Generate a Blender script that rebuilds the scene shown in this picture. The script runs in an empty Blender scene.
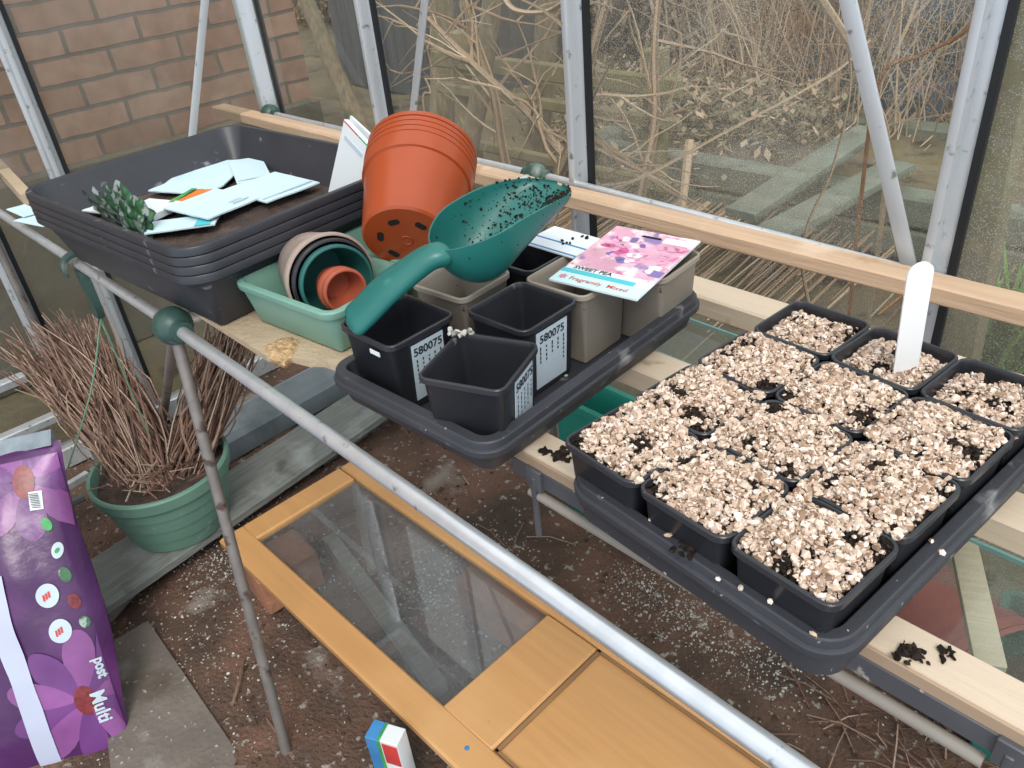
import bpy, math, random
from mathutils import Vector, Matrix, noise
random.seed(7)
C = bpy.context.scene.collection
PI = math.pi
V = Vector
# ------------------------------------------------------------------ camera
CR = V((0.69314807, 0.71546032, -0.08753449)); CU = V((-0.33974471, 0.43140027, 0.83574358)); CF = V((-0.63570377, 0.54955467, -0.54209813))
EYE = V((0, 0, 1.25)); FPX = 800.0
cd = bpy.data.cameras.new('camera'); cam = bpy.data.objects.new('camera', cd); C.objects.link(cam)
m = Matrix((CR, CU, -CF)).transposed().to_4x4(); m.translation = EYE
cam.matrix_world = m; cd.sensor_width = 36; cd.lens = FPX * 36 / 1024; cd.clip_start = .01; cd.clip_end = 200
bpy.context.scene.camera = cam
def ray(x, y): return CR * ((x - 512) / FPX) - CU * ((y - 384) / FPX) + CF
def atz(x, y, z): d = ray(x, y); return EYE + d * ((z - EYE.z) / d.z)     # sight line meets the level z
def aty(x, y, Y): d = ray(x, y); return EYE + d * (Y / d.y)               # sight line meets the upright plane y = Y
def atx(x, y, X): d = ray(x, y); return EYE + d * (X / d.x)

# ------------------------------------------------------------------ materials
def S(h, k=1.0):
    h = h.lstrip('#'); o = []
    for i in (0, 2, 4):
        c = int(h[i:i+2], 16) / 255
        o.append(min(1, (c / 12.92 if c <= .04045 else ((c + .055) / 1.055) ** 2.4) * k))
    return (*o, 1)
def mat(name, col, rough=.5, metal=0.0, var=.18, scale=12, bump=0.0, bscale=60, spots=None, spec=.5, col2=None, stretch=None):
    """principled surface whose colour wanders a little with noise; spots = list of (colour, scale, threshold, softness)"""
    mt = bpy.data.materials.new(name); mt.use_nodes = True
    nt = mt.node_tree; N = nt.nodes; L = nt.links
    b = N['Principled BSDF']; b.inputs['Roughness'].default_value = rough; b.inputs['Metallic'].default_value = metal
    b.inputs['Specular IOR Level'].default_value = spec
    tc = N.new('ShaderNodeTexCoord'); src = tc.outputs['Object']
    if stretch:
        mp = N.new('ShaderNodeMapping'); mp.inputs['Scale'].default_value = stretch; L.new(src, mp.inputs['Vector']); vsrc = mp.outputs[0]
    else: vsrc = src
    c = S(col) if isinstance(col, str) else col
    n = N.new('ShaderNodeTexNoise'); n.inputs['Scale'].default_value = scale; n.inputs['Detail'].default_value = 6; L.new(vsrc, n.inputs['Vector'])
    r = N.new('ShaderNodeValToRGB'); e = r.color_ramp.elements
    e[0].position = .3; e[1].position = .7
    e[0].color = (*[x * (1 - var) for x in c[:3]], 1)
    e[1].color = (S(col2) if isinstance(col2, str) else col2) if col2 else (*[min(1, x * (1 + var)) for x in c[:3]], 1)
    L.new(n.outputs['Fac'], r.inputs['Fac']); out = r.outputs['Color']
    for (sc, ss, th, so) in (spots or []):
        n2 = N.new('ShaderNodeTexNoise'); n2.inputs['Scale'].default_value = ss; n2.inputs['Detail'].default_value = 5; L.new(src, n2.inputs['Vector'])
        r2 = N.new('ShaderNodeMapRange'); r2.inputs['From Min'].default_value = th; r2.inputs['From Max'].default_value = th + so; L.new(n2.outputs['Fac'], r2.inputs['Value'])
        mx = N.new('ShaderNodeMix'); mx.data_type = 'RGBA'; L.new(r2.outputs[0], mx.inputs['Factor']); L.new(out, mx.inputs['A']); mx.inputs['B'].default_value = S(sc) if isinstance(sc, str) else sc
        out = mx.outputs['Result']
    L.new(out, b.inputs['Base Color'])
    if bump:
        n3 = N.new('ShaderNodeTexNoise'); n3.inputs['Scale'].default_value = bscale; n3.inputs['Detail'].default_value = 4; L.new(vsrc, n3.inputs['Vector'])
        bp = N.new('ShaderNodeBump'); bp.inputs['Strength'].default_value = bump; bp.inputs['Distance'].default_value = .01
        L.new(n3.outputs['Fac'], bp.inputs['Height']); L.new(bp.outputs[0], b.inputs['Normal'])
    return mt
def island_mat(name, cols, rough=.8, bump=0):
    """every loose piece of the mesh takes its own colour out of cols"""
    mt = bpy.data.materials.new(name); mt.use_nodes = True
    nt = mt.node_tree; N = nt.nodes; L = nt.links; b = N['Principled BSDF']; b.inputs['Roughness'].default_value = rough
    b.inputs['Specular IOR Level'].default_value = .3
    g = N.new('ShaderNodeNewGeometry'); r = N.new('ShaderNodeValToRGB'); r.color_ramp.interpolation = 'CONSTANT'
    e = r.color_ramp.elements
    while len(e) < len(cols): e.new(.5)
    for i, cc in enumerate(cols): e[i].position = i / len(cols); e[i].color = S(cc)
    L.new(g.outputs['Random Per Island'], r.inputs['Fac'])
    tc = N.new('ShaderNodeTexCoord'); n = N.new('ShaderNodeTexNoise'); n.inputs['Scale'].default_value = 180; L.new(tc.outputs['Object'], n.inputs['Vector'])
    mr = N.new('ShaderNodeMapRange'); mr.inputs['From Min'].default_value = .3; mr.inputs['From Max'].default_value = .7; mr.inputs['To Min'].default_value = .72; mr.inputs['To Max'].default_value = 1.1; L.new(n.outputs['Fac'], mr.inputs['Value'])
    mx = N.new('ShaderNodeMix'); mx.data_type = 'RGBA'; mx.blend_type = 'MULTIPLY'; mx.inputs['Factor'].default_value = 1
    L.new(r.outputs['Color'], mx.inputs['A']); L.new(mr.outputs[0], mx.inputs['B']); L.new(mx.outputs['Result'], b.inputs['Base Color'])
    return mt
def glass_mat(name, tint='#e3e8e6', dust='#a8aaa4', amount=.10, speck=.0, refl=1.45, film=.03):
    mt = bpy.data.materials.new(name); mt.use_nodes = True
    nt = mt.node_tree; N = nt.nodes; L = nt.links; N.remove(N['Principled BSDF']); out = N['Material Output']
    tr = N.new('ShaderNodeBsdfTransparent'); tr.inputs[0].default_value = S(tint)
    gl = N.new('ShaderNodeBsdfGlossy'); gl.inputs['Roughness'].default_value = .02
    fr = N.new('ShaderNodeFresnel'); fr.inputs[0].default_value = refl
    ge = N.new('ShaderNodeNewGeometry'); sb = N.new('ShaderNodeMath'); sb.operation = 'SUBTRACT'; sb.inputs[0].default_value = 1; L.new(ge.outputs['Backfacing'], sb.inputs[1]); fm = N.new('ShaderNodeMath'); fm.operation = 'MULTIPLY'; L.new(fr.outputs[0], fm.inputs[0]); L.new(sb.outputs[0], fm.inputs[1])
    m1 = N.new('ShaderNodeMixShader'); L.new(fm.outputs[0], m1.inputs[0]); L.new(tr.outputs[0], m1.inputs[1]); L.new(gl.outputs[0], m1.inputs[2])
    df = N.new('ShaderNodeBsdfDiffuse'); df.inputs[0].default_value = S(dust)
    tc = N.new('ShaderNodeTexCoord')
    n = N.new('ShaderNodeTexNoise'); n.inputs['Scale'].default_value = 3.2; n.inputs['Detail'].default_value = 8; n.inputs['Roughness'].default_value = .65; L.new(tc.outputs['Object'], n.inputs['Vector'])
    mr = N.new('ShaderNodeMapRange'); mr.inputs['From Min'].default_value = .42; mr.inputs['From Max'].default_value = .8; mr.inputs['To Min'].default_value = film; mr.inputs['To Max'].default_value = film + amount; L.new(n.outputs['Fac'], mr.inputs['Value'])
    fac = mr.outputs[0]
    if speck:
        v = N.new('ShaderNodeTexVoronoi'); v.inputs['Scale'].default_value = 330; L.new(tc.outputs['Object'], v.inputs['Vector'])
        n4 = N.new('ShaderNodeTexNoise'); n4.inputs['Scale'].default_value = 260; L.new(tc.outputs['Object'], n4.inputs['Vector'])
        lt = N.new('ShaderNodeMath'); lt.operation = 'LESS_THAN'; lt.inputs[1].default_value = .26; L.new(v.outputs['Distance'], lt.inputs[0])
        gt = N.new('ShaderNodeMath'); gt.operation = 'GREATER_THAN'; gt.inputs[1].default_value = .43; L.new(n.outputs['Fac'], gt.inputs[0])
        mu = N.new('ShaderNodeMath'); mu.operation = 'MULTIPLY'; L.new(lt.outputs[0], mu.inputs[0]); L.new(gt.outputs[0], mu.inputs[1])
        m3 = N.new('ShaderNodeMath'); m3.operation = 'MULTIPLY_ADD'; m3.inputs[1].default_value = speck; L.new(mu.outputs[0], m3.inputs[0]); L.new(fac, m3.inputs[2]); fac = m3.outputs[0]
    m2 = N.new('ShaderNodeMixShader'); L.new(fac, m2.inputs[0]); L.new(m1.outputs[0], m2.inputs[1]); L.new(df.outputs[0], m2.inputs[2])
    L.new(m2.outputs[0], out.inputs['Surface']); return mt

M = {}
M['black'] = mat('black_plastic', '#303238', .42, var=.12, scale=20, spots=[('#85868a', 34, .66, .10)], bump=.05, bscale=200)
M['blackd'] = mat('dusty_black_plastic', '#35373d', .5, var=.15, scale=14, spots=[('#8b8b8c', 26, .62, .14), ('#b8b4ac', 110, .70, .04)], bump=.05, bscale=200)
M['blackpot'] = mat('black_pot_plastic', '#2b2c31', .32, var=.15, scale=20, spots=[('#7c7d80', 50, .69, .08)])
M['taupe'] = mat('taupe_plastic', '#9a9186', .45, var=.08, scale=9, spots=[('#54493f', 120, .70, .03)])
M['terra'] = mat('terracotta_plastic', '#a0451f', .30, var=.07, scale=8, spots=[('#b9714f', 40, .72, .1)])
M['terra2'] = mat('dull_terracotta_plastic', '#a9563e', .45, var=.14, scale=20, spots=[('#6b3a2c', 60, .66, .08)])
M['hole'] = mat('dark_hole', '#14100e', .9)
M['scoop'] = mat('teal_scoop_plastic', '#1e6660', .36, var=.08, scale=9, spots=[('#4f9a94', 22, .64, .2)])
M['sage'] = mat('sage_green_plastic', '#739c8d', .42, var=.08, scale=9, spots=[('#a6bcae', 50, .70, .08)])
M['dgreen'] = mat('dark_green_plastic', '#2c6460', .38, var=.12, scale=20, spots=[('#8fb0a8', 40, .68, .08)])
M['connector'] = mat('green_connector_plastic', '#34504a', .42, var=.15, scale=30, spots=[('#7b867f', 25, .57, .14)])
M['potgreen'] = mat('pale_green_pot_plastic', '#658a7c', .5, var=.10, scale=8, spots=[('#90aa9e', 30, .66, .12)])
M['soil'] = mat('potting_soil', '#2a211c', .95, var=.5, scale=70, bump=.8, bscale=220)
M['alu'] = mat('aluminium', '#c3c8cc', .42, .35, var=.10, scale=30, stretch=(1, 1, .1), spots=[('#80827f', 50, .62, .1)])
M['alud'] = mat('dull_aluminium', '#5f6166', .5, .4, var=.2, scale=18, spots=[('#5a5b5c', 16, .52, .14), ('#b0aeaa', 60, .66, .05)])
M['tube'] = mat('galvanised_tube', '#cdd2d6', .28, .6, var=.08, scale=40, spots=[('#8e9294', 60, .64, .08)])
M['leg'] = mat('weathered_steel_leg', '#85807c', .5, .45, var=.18, scale=30, spots=[('#5c4b42', 40, .6, .1)])
M['rubber'] = mat('black_glazing_rubber', '#14181b', .6)
M['cream'] = mat('cream_painted_timber', '#c9b8a2', .6, var=.06, scale=7, stretch=(.3, 4, 4), spots=[('#8d7c6a', 20, .66, .1), ('#e4d8c8', 16, .6, .2)], bump=.15, bscale=40)
M['batten'] = mat('sawn_pine', '#c8ab8e', .65, var=.14, scale=14, stretch=(.25, 5, 5), spots=[('#9a6a46', 9, .64, .12), ('#ead4bd', 7, .58, .2)], bump=.2, bscale=40)
M['ply'] = mat('chipboard', '#b7a48a', .75, var=.10, scale=16, spots=[('#d8cab4', 12, .56, .2), ('#7d6a55', 40, .66, .08)], bump=.3, bscale=120)
M['plyedge'] = mat('broken_board_edge', '#c2a077', .8, var=.4, scale=120, bump=.8, bscale=160)
M['board'] = mat('weathered_grey_board', '#848782', .8, var=.2, scale=18, stretch=(7, .5, 7), spots=[('#a6aba8', 9, .56, .2), ('#565a54', 14, .62, .12)], bump=.5, bscale=50)
M['oak'] = mat('varnished_oak_veneer', '#c4945f', .42, var=.07, scale=11, stretch=(.35, 7, 5), spots=[('#d3a673', 3, .5, .25), ('#6b4a2c', 130, .74, .03)])
M['oakd'] = mat('dark_groove', '#8a6a48', .7)
M['concrete'] = mat('grey_concrete', '#6e665f', .9, var=.2, scale=9, spots=[('#989490', 7, .58, .15), ('#54483f', 5, .55, .15), ('#a5a29c', 90, .66, .04)], bump=.4, bscale=90)
M['render'] = mat('grey_brown_render', '#6f675a', .9, var=.2, scale=5, spots=[('#4d4c41', 3, .54, .2), ('#8d8577', 6, .62, .2)], bump=.3, bscale=30)
M['paper'] = mat('white_paper', '#dfe6ea', .6, var=.02, scale=8)
M['paperb'] = mat('pale_blue_paper', '#c9e1ea', .55, var=.04, scale=6)
M['label'] = mat('pale_blue_label', '#bccbd6', .5, var=.03)
M['ink'] = mat('black_ink', '#20242c', .6)
M['ired'] = mat('red_ink', '#c9423f', .5); M['iblue'] = mat('blue_ink', '#3f86bf', .5); M['igreen'] = mat('green_ink', '#3f9a57', .5, var=.3, scale=60)
M['icyan'] = mat('cyan_ink', '#4fc3cf', .5); M['ipink'] = mat('pink_ink', '#d58aa6', .5); M['iorange'] = mat('orange_ink', '#d87f3c', .5)
M['white'] = mat('white_plastic', '#e8e9e9', .35, var=.03)
M['bag'] = mat('purple_sack_plastic', '#4a2657', .3, var=.25, scale=6, spots=[('#774080', 4, .52, .2)], bump=.35, bscale=14)
M['petal'] = mat('printed_mauve_petal', '#864f8b', .3, var=.2, scale=12, bump=.25, bscale=14); M['petal2'] = mat('printed_purple_petal', '#693a78', .3, var=.2, scale=12, bump=.25, bscale=14)
M['cone'] = mat('printed_rust_flower_centre', '#7a2f33', .35, var=.4, scale=140)
M['seam'] = mat('grey_sack_seam', '#7d8890', .5, var=.2, scale=40)
M['stripe'] = mat('pale_sack_stripe', '#b5bcd2', .35, var=.06)
M['stalk'] = island_mat('dry_stalks', ['#86695b', '#6a5148', '#a08676', '#7a5d50', '#8f7464', '#574338', '#b09c8c'])
M['twig'] = island_mat('bare_twigs', ['#c6a98c', '#a2876d', '#dabfa0', '#b3967a', '#cdaf90', '#b69e84', '#e2cbb0', '#8f7862'])
M['twigo'] = island_mat('orange_twigs', ['#b0703f', '#a05c34', '#8d6a4c', '#c08a5c'])
M['bark'] = mat('grey_brown_bark', '#94866f', .9, var=.3, scale=20, stretch=(3, 3, .5), spots=[('#70724f', 6, .55, .15)], bump=.7, bscale=30)
M['moss'] = mat('mossy_and_reflected_timber', '#8a8062', .9, var=.25, scale=12, spots=[('#868452', 5, .52, .2), ('#4c443a', 9, .6, .15)], bump=.5, bscale=40)
M['sleeper'] = mat('grey_green_timber', '#7f8476', .9, var=.25, scale=10, spots=[('#7c8070', 5, .54, .2), ('#3f403a', 9, .6, .15)], bump=.5, bscale=40)
M['leaf'] = island_mat('winter_leaves', ['#9c8d76', '#b39c80', '#857e66', '#c6aa8c', '#968a70', '#d0b698', '#a6987a', '#7b765c'])
M['grass'] = island_mat('green_weed', ['#5f8a3c', '#739c4a', '#4d7534', '#88a85a'])
M['twine'] = mat('green_twine', '#6f9a80', .7, var=.1)
M['bluegrey'] = mat('mottled_blue_grey', '#526672', .5, var=.35, scale=4, spots=[('#6f7f96', 5, .58, .1), ('#39464c', 3, .5, .2)], bump=.3, bscale=12)
M['wreck'] = mat('faded_red_pot_plastic', '#a85a55', .55, var=.1, spots=[('#7d8064', 9, .62, .1)])
M['tealbox'] = mat('teal_plastic', '#1f7a6c', .4, var=.12)
M['brick'] = mat('loose_red_brick', '#a5735a', .9, var=.2, scale=20, bump=.4, bscale=80)
M['pipe'] = mat('grey_trough_plastic', '#7d878c', .5, var=.15, scale=12, spots=[('#5b6466', 8, .56, .2)])
M['cane'] = mat('pale_conduit', '#8f8981', .55, var=.12, scale=20)
M['gl'] = glass_mat('greenhouse_glass', '#f3f5f3', '#aaa49b', .16, .0, film=.06)
M['gls'] = glass_mat('speckled_greenhouse_glass', '#f1f4f3', '#b6b0a6', .18, .6, film=.09)
M['gld'] = glass_mat('dusty_door_glass', '#eef1f1', '#93979b', .22, .15, refl=2.1, film=.10)
M['glt'] = glass_mat('shelf_glass', '#e8efec', '#97958a', .10, .1)
M['gedge'] = mat('green_glass_edge', '#6f9a98', .2, var=.1)
M['gravel'] = island_mat('pale_gravel', ['#d6c1ad', '#c7ad97', '#e9dccf', '#b59a83', '#dfccba', '#ceb4a2', '#a2866f', '#ece2d8', '#d1b9a4', '#bea692', '#dbc8b8', '#8f755f', '#e5d5c8', '#836b58'], .8)
M['perlite'] = island_mat('perlite_grains', ['#b9b8b2', '#d8d6cf', '#a3a29c', '#8f8c85', '#c7c3ba'], .9)
M['crumb'] = island_mat('soil_crumbs', ['#1f1814', '#2b211b', '#17120f', '#3a2c22'], .95)

# ------------------------------------------------------------------ mesh builder
class MB:
    def __init__(s): s.v = []; s.f = []; s.mi = []; s.cur = 0
    def add(s, vs, fs, T=None):
        b = len(s.v); s.v += [tuple(T @ V(p)) if T else tuple(p) for p in vs]
        s.f += [tuple(b + i for i in f) for f in fs]; s.mi += [s.cur] * len(fs); return s
    def box(s, c, d, T=None, bev=0.0):
        x, y, z = d[0] / 2, d[1] / 2, d[2] / 2
        if bev <= 0:
            vs = [(c[0] + a * x, c[1] + b * y, c[2] + e * z) for a in (-1, 1) for b in (-1, 1) for e in (-1, 1)]
            return s.add(vs, [(0, 1, 3, 2), (4, 6, 7, 5), (0, 4, 5, 1), (2, 3, 7, 6), (0, 2, 6, 4), (1, 5, 7, 3)], T)
        bev = min(bev, x * .9, y * .9, z * .9); rings = []
        for zz, ins in ((-z, bev), (-z + bev, 0), (z - bev, 0), (z, bev)):
            rings.append((rrect(2 * (x - ins), 2 * (y - ins), max(bev - ins * .6, .0004), 2), zz))
        return s.loft([[(c[0] + p[0], c[1] + p[1], c[2] + zz) for p in r] for r, zz in rings], T, True, True)
    def loft(s, rings, T=None, cap0=False, cap1=False, closed=True):
        n = len(rings[0]); vs = [p for r in rings for p in r]; fs = []
        for i in range(len(rings) - 1):
            for j in range(n if closed else n - 1):
                k = (j + 1) % n; fs.append((i * n + j, i * n + k, (i + 1) * n + k, (i + 1) * n + j))
        if cap0: fs.append(tuple(reversed(range(n))))
        if cap1: fs.append(tuple((len(rings) - 1) * n + j for j in range(n)))
        return s.add(vs, fs, T)
    def tube(s, pts, r, n=8, cap=True):
        pts = [V(p) for p in pts]; rs = r if isinstance(r, (list, tuple)) else [r] * len(pts)
        rings = []; prev = None
        for i, p in enumerate(pts):
            t = (pts[min(i + 1, len(pts) - 1)] - pts[max(i - 1, 0)])
            t = t.normalized() if t.length > 1e-9 else V((0, 0, 1))
            if prev is None: a = t.orthogonal().normalized()
            else:
                a = prev - t * prev.dot(t); a = a.normalized() if a.length > 1e-6 else t.orthogonal().normalized()
            prev = a; b = t.cross(a)
            rings.append([tuple(p + (a * math.cos(2 * PI * k / n) + b * math.sin(2 * PI * k / n)) * rs[i]) for k in range(n)])
        return s.loft(rings, None, cap, cap)
    def lathe(s, prof, n=32, T=None, cap0=False, cap1=False):
        return s.loft([[(r * math.cos(2 * PI * k / n), r * math.sin(2 * PI * k / n), z) for k in range(n)] for r, z in prof], T, cap0, cap1)
    def build(s, name, mats, parent=None, smooth=40):
        me = bpy.data.meshes.new(name); me.from_pydata(s.v, [], s.f)
        for mm in (mats if isinstance(mats, (list, tuple)) else [mats]): me.materials.append(mm)
        if any(s.mi): me.polygons.foreach_set('material_index', s.mi)
        if smooth:
            me.polygons.foreach_set('use_smooth', [True] * len(me.polygons))
            me.set_sharp_from_angle(angle=math.radians(smooth))
        me.update()
        o = bpy.data.objects.new(name, me); C.objects.link(o)
        if parent: o.parent = parent
        return o
def rrect(w, d, r, n=5):
    r = min(r, w / 2 - 1e-4, d / 2 - 1e-4); o = []
    for cx, cy, a0 in ((w/2 - r, d/2 - r, 0), (-w/2 + r, d/2 - r, PI/2), (-w/2 + r, -d/2 + r, PI), (w/2 - r, -d/2 + r, 1.5*PI)):
        for k in range(n + 1): a = a0 + PI/2 * k / n; o.append((cx + r * math.cos(a), cy + r * math.sin(a)))
    return o
def tub(w, d, r, prof, n=5):
    """open box with rounded corners: prof = (outset, z) from the outer bottom over the rim to the inner bottom"""
    mb = MB(); mb.loft([[(x, y, z) for x, y in rrect(w + 2 * o, d + 2 * o, max(r + o, .002), n)] for o, z in prof], None, True, True); return mb
def empty(name, loc=(0, 0, 0), rz=0):
    o = bpy.data.objects.new(name, None); C.objects.link(o); o.location = loc; o.rotation_euler = (0, 0, rz); o.empty_display_size = .05; return o
def tag(o, label, cat, group=None, kind=None):
    o['label'] = label; o['category'] = cat
    if group: o['group'] = group
    if kind: o['kind'] = kind
    return o
def struct(o): o['kind'] = 'structure'; return o
def place(o, loc, rz=0): o.location = loc; o.rotation_euler = (0, 0, rz); return o
def frame(o, origin, x, y, z):
    mm = Matrix((V(x), V(y), V(z))).transposed().to_4x4(); mm.translation = V(origin); o.matrix_world = mm; return o
def axis_frame(a, hint=(0, 0, 1)):
    z = V(a).normalized(); x = V(hint).cross(z).normalized(); return x, z.cross(x), z
def text_mesh(txt, size, align='CENTER', bold=0.0):
    cu = bpy.data.curves.new('txt', 'FONT'); cu.body = txt; cu.size = size; cu.align_x = align; cu.align_y = 'CENTER'; cu.offset = bold; cu.resolution_u = 3
    ob = bpy.data.objects.new('txt', cu); C.objects.link(ob)
    dg = bpy.context.evaluated_depsgraph_get(); dg.update()
    me = bpy.data.meshes.new_from_object(ob.evaluated_get(dg))
    vs = [v.co.copy() for v in me.vertices]; fs = [tuple(p.vertices) for p in me.polygons]
    bpy.data.objects.remove(ob); bpy.data.curves.remove(cu); bpy.data.meshes.remove(me)
    return vs, fs
def ico(sub):
    import bmesh
    bm = bmesh.new(); bmesh.ops.create_icosphere(bm, subdivisions=sub, radius=1)
    r = [v.co.copy() for v in bm.verts], [tuple(v.index for v in f.verts) for f in bm.faces]; bm.free(); return r
ICO1, ICO2 = ico(1), ico(2)
def pebble(mb, p, r, base=ICO2, flat=.65, rough=.22):
    rot = Matrix.Rotation(random.random() * 6.3, 3, 'Z') @ Matrix.Rotation(random.gauss(0, .5), 3, 'X') @ Matrix.Rotation(random.gauss(0, .5), 3, 'Y')
    sx, sy, sz = r * random.uniform(.75, 1.35), r * random.uniform(.7, 1.05), r * random.uniform(flat * .8, flat * 1.25); off = V((random.random() * 99, 0, 0))
    vs = []
    for v in base[0]:
        k = 1 + rough * noise.noise(v * 1.3 + off) * 1.6
        q = rot @ V((v.x * sx * k, v.y * sy * k, v.z * sz * k)); vs.append((p[0] + q.x, p[1] + q.y, p[2] + q.z))
    mb.add(vs, base[1])
def spline(pts, n):
    pts = [V(p) for p in pts]; o = []
    P = [pts[0] * 2 - pts[1]] + pts + [pts[-1] * 2 - pts[-2]]
    for i in range(1, len(P) - 2):
        for k in range(n):
            t = k / n; a, b, c, d = P[i-1], P[i], P[i+1], P[i+2]
            o.append(.5 * ((2 * b) + (c - a) * t + (2*a - 5*b + 4*c - d) * t*t + (3*b - a - 3*c + d) * t**3))
    o.append(pts[-1]); return o

# ================================================================== SETTING
# ---- soil floor inside the greenhouse
mb = MB(); nx, ny = 190, 110; x0, x1, y0, y1 = -2.2, 1.0, -1.0, 1.1
def soil_h(x, y): return .014 * noise.noise(V((x * 3, y * 3, 1))) + .008 * noise.noise(V((x * 11, y * 11, 4))) + .004 * noise.noise(V((x * 40, y * 40, 9)))
vs = [(x0 + (x1 - x0) * i / nx, y0 + (y1 - y0) * j / ny, 0) for j in range(ny + 1) for i in range(nx + 1)]
vs = [(x, y, soil_h(x, y)) for x, y, z in vs]
mb.add(vs, [(j*(nx+1)+i, j*(nx+1)+i+1, (j+1)*(nx+1)+i+1, (j+1)*(nx+1)+i) for j in range(ny) for i in range(nx)])
M['floor'] = mat('greenhouse_soil', '#594a3f', .95, var=.3, scale=7, col2='#77594a', spots=[('#453a33', 4, .52, .14), ('#8f867e', 5, .60, .08), ('#9a948d', 60, .62, .06)], bump=.9, bscale=120)
struct(mb.build('floor', M['floor']))
# ---- ground outside
mb = MB(); nx, ny = 120, 80
def gz(x, y): return .05 * noise.noise(V((x, y, 3))) + .02 * noise.noise(V((x * 5, y * 5, 3))) - .02
vs = [(-16 + 22 * i / nx, 1.1 + 12 * j / ny, gz(-16 + 22 * i / nx, 1.1 + 12 * j / ny)) for j in range(ny + 1) for i in range(nx + 1)]
mb.add(vs, [(j*(nx+1)+i, j*(nx+1)+i+1, (j+1)*(nx+1)+i+1, (j+1)*(nx+1)+i) for j in range(ny) for i in range(nx)])
mb.add([(-2.9, -2, -.02), (-2.2, -2, -.02), (-2.2, 1.12, -.02), (-2.9, 1.12, -.02)], [(0, 1, 2, 3)])
M['ground'] = mat('leaf_litter', '#75685a', .95, var=.35, scale=3, col2='#837554', spots=[('#6d6350', 14, .55, .1), ('#2d2a24', 6, .56, .12)], bump=.9, bscale=30)
struct(mb.build('ground', M['ground']))
# ---- brick house wall to the left
mt = bpy.data.materials.new('brickwork'); mt.use_nodes = True; nt = mt.node_tree; N = nt.nodes; L = nt.links; b = N['Principled BSDF']; b.inputs['Roughness'].default_value = .9
tc = N.new('ShaderNodeTexCoord'); sp = N.new('ShaderNodeSeparateXYZ'); cb = N.new('ShaderNodeCombineXYZ'); L.new(tc.outputs['Object'], sp.inputs[0]); L.new(sp.outputs['Y'], cb.inputs['X']); L.new(sp.outputs['Z'], cb.inputs['Y'])
nw = N.new('ShaderNodeTexNoise'); nw.inputs['Scale'].default_value = 9; L.new(tc.outputs['Object'], nw.inputs['Vector'])
wv = N.new('ShaderNodeVectorMath'); wv.operation = 'MULTIPLY_ADD'; wv.inputs[1].default_value = (.012, .012, 0); L.new(nw.outputs['Color'], wv.inputs[0]); L.new(cb.outputs[0], wv.inputs[2])
bk = N.new('ShaderNodeTexBrick'); bk.inputs['Scale'].default_value = 1; bk.inputs['Brick Width'].default_value = .225; bk.inputs['Row Height'].default_value = .075
bk.inputs['Mortar Size'].default_value = .006; bk.inputs['Mortar Smooth'].default_value = .25; bk.inputs['Bias'].default_value = -.1
bk.inputs['Color1'].default_value = S('#977463'); bk.inputs['Color2'].default_value = S('#ae8b77'); bk.inputs['Mortar'].default_value = S('#6e665e')
L.new(wv.outputs[0], bk.inputs['Vector'])
n2 = N.new('ShaderNodeTexNoise'); n2.inputs['Scale'].default_value = 22; n2.inputs['Detail'].default_value = 7; L.new(tc.outputs['Object'], n2.inputs['Vector'])
mx = N.new('ShaderNodeMix'); mx.data_type = 'RGBA'; mx.blend_type = 'OVERLAY'; mx.inputs['Factor'].default_value = .4; L.new(bk.outputs['Color'], mx.inputs['A']); L.new(n2.outputs['Fac'], mx.inputs['B']); L.new(mx.outputs['Result'], b.inputs['Base Color'])
bp = N.new('ShaderNodeBump'); bp.inputs['Strength'].default_value = .8; bp.inputs['Distance'].default_value = .008; bp.invert = True; L.new(bk.outputs['Fac'], bp.inputs['Height']); L.new(bp.outputs[0], b.inputs['Normal'])
mb = MB(); mb.box((-2.86, -1.0, 1.7), (.24, 5.1, 3.4)); struct(mb.build('wall_left', mt, smooth=0))
mb = MB(); mb.box((-2.725, -1.0, .29), (.04, 5.12, .62), bev=.008); struct(mb.build('trim_1', M['render']))

# ---- greenhouse glazing bars (aluminium with a black rubber strip), back wall y = 1.085
GY = 1.085; GX = -2.13; TOP = 1.62
trim_n = [1]
def trim(mb, m, name=None):
    trim_n[0] += 1; return struct(mb.build('trim_%d' % trim_n[0], m))
def glazing_bar(x, y, rot, w=.030, dep=.03, z0=0.0, z1=TOP):
    T = Matrix.Translation((x, y, 0)) @ Matrix.Rotation(rot, 4, 'Z')
    mb = MB(); mb.box((0, 0, (z0 + z1) / 2), (w, .008, z1 - z0), T, bev=.002); mb.box((-w * .12, -dep * .45, (z0 + z1) / 2), (w * .34, dep, z1 - z0), T, bev=.002)
    mb.cur = 1; mb.box((w * .62, -.002, (z0 + z1) / 2), (.010, .010, z1 - z0), T)
    return trim(mb, [M['alu'], M['rubber']])
bars = [-1.592, -.985, -.3465, .26]
for bx in bars: glazing_bar(bx, GY - .006, 0, w=.036)
mb = MB(); T = Matrix.Translation((GX, GY - .02, 0)) @ Matrix.Rotation(PI / 4, 4, 'Z')
mb.box((0, 0, TOP / 2), (.052, .02, TOP), T, bev=.003); mb.cur = 1; mb.box((.034, .002, TOP / 2), (.010, .012, TOP), T); trim(mb, [M['alu'], M['rubber']])      # corner post
for by in (.485, .300, -.55): glazing_bar(GX + .006, by, PI / 2, w=.036)
mb = MB(); mb.box(((GX + .9) / 2, GY, .03), (.9 - GX, .04, .06), bev=.004); mb.box(((GX + .9) / 2, GY, TOP), (.9 - GX, .05, .04), bev=.004); trim(mb, M['alu'])
mb = MB(); mb.box((GX, .05, .03), (.04, 2.05, .06), bev=.004); mb.box((GX, .05, TOP), (.05, 2.1, .04), bev=.004); trim(mb, M['alu'])
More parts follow.
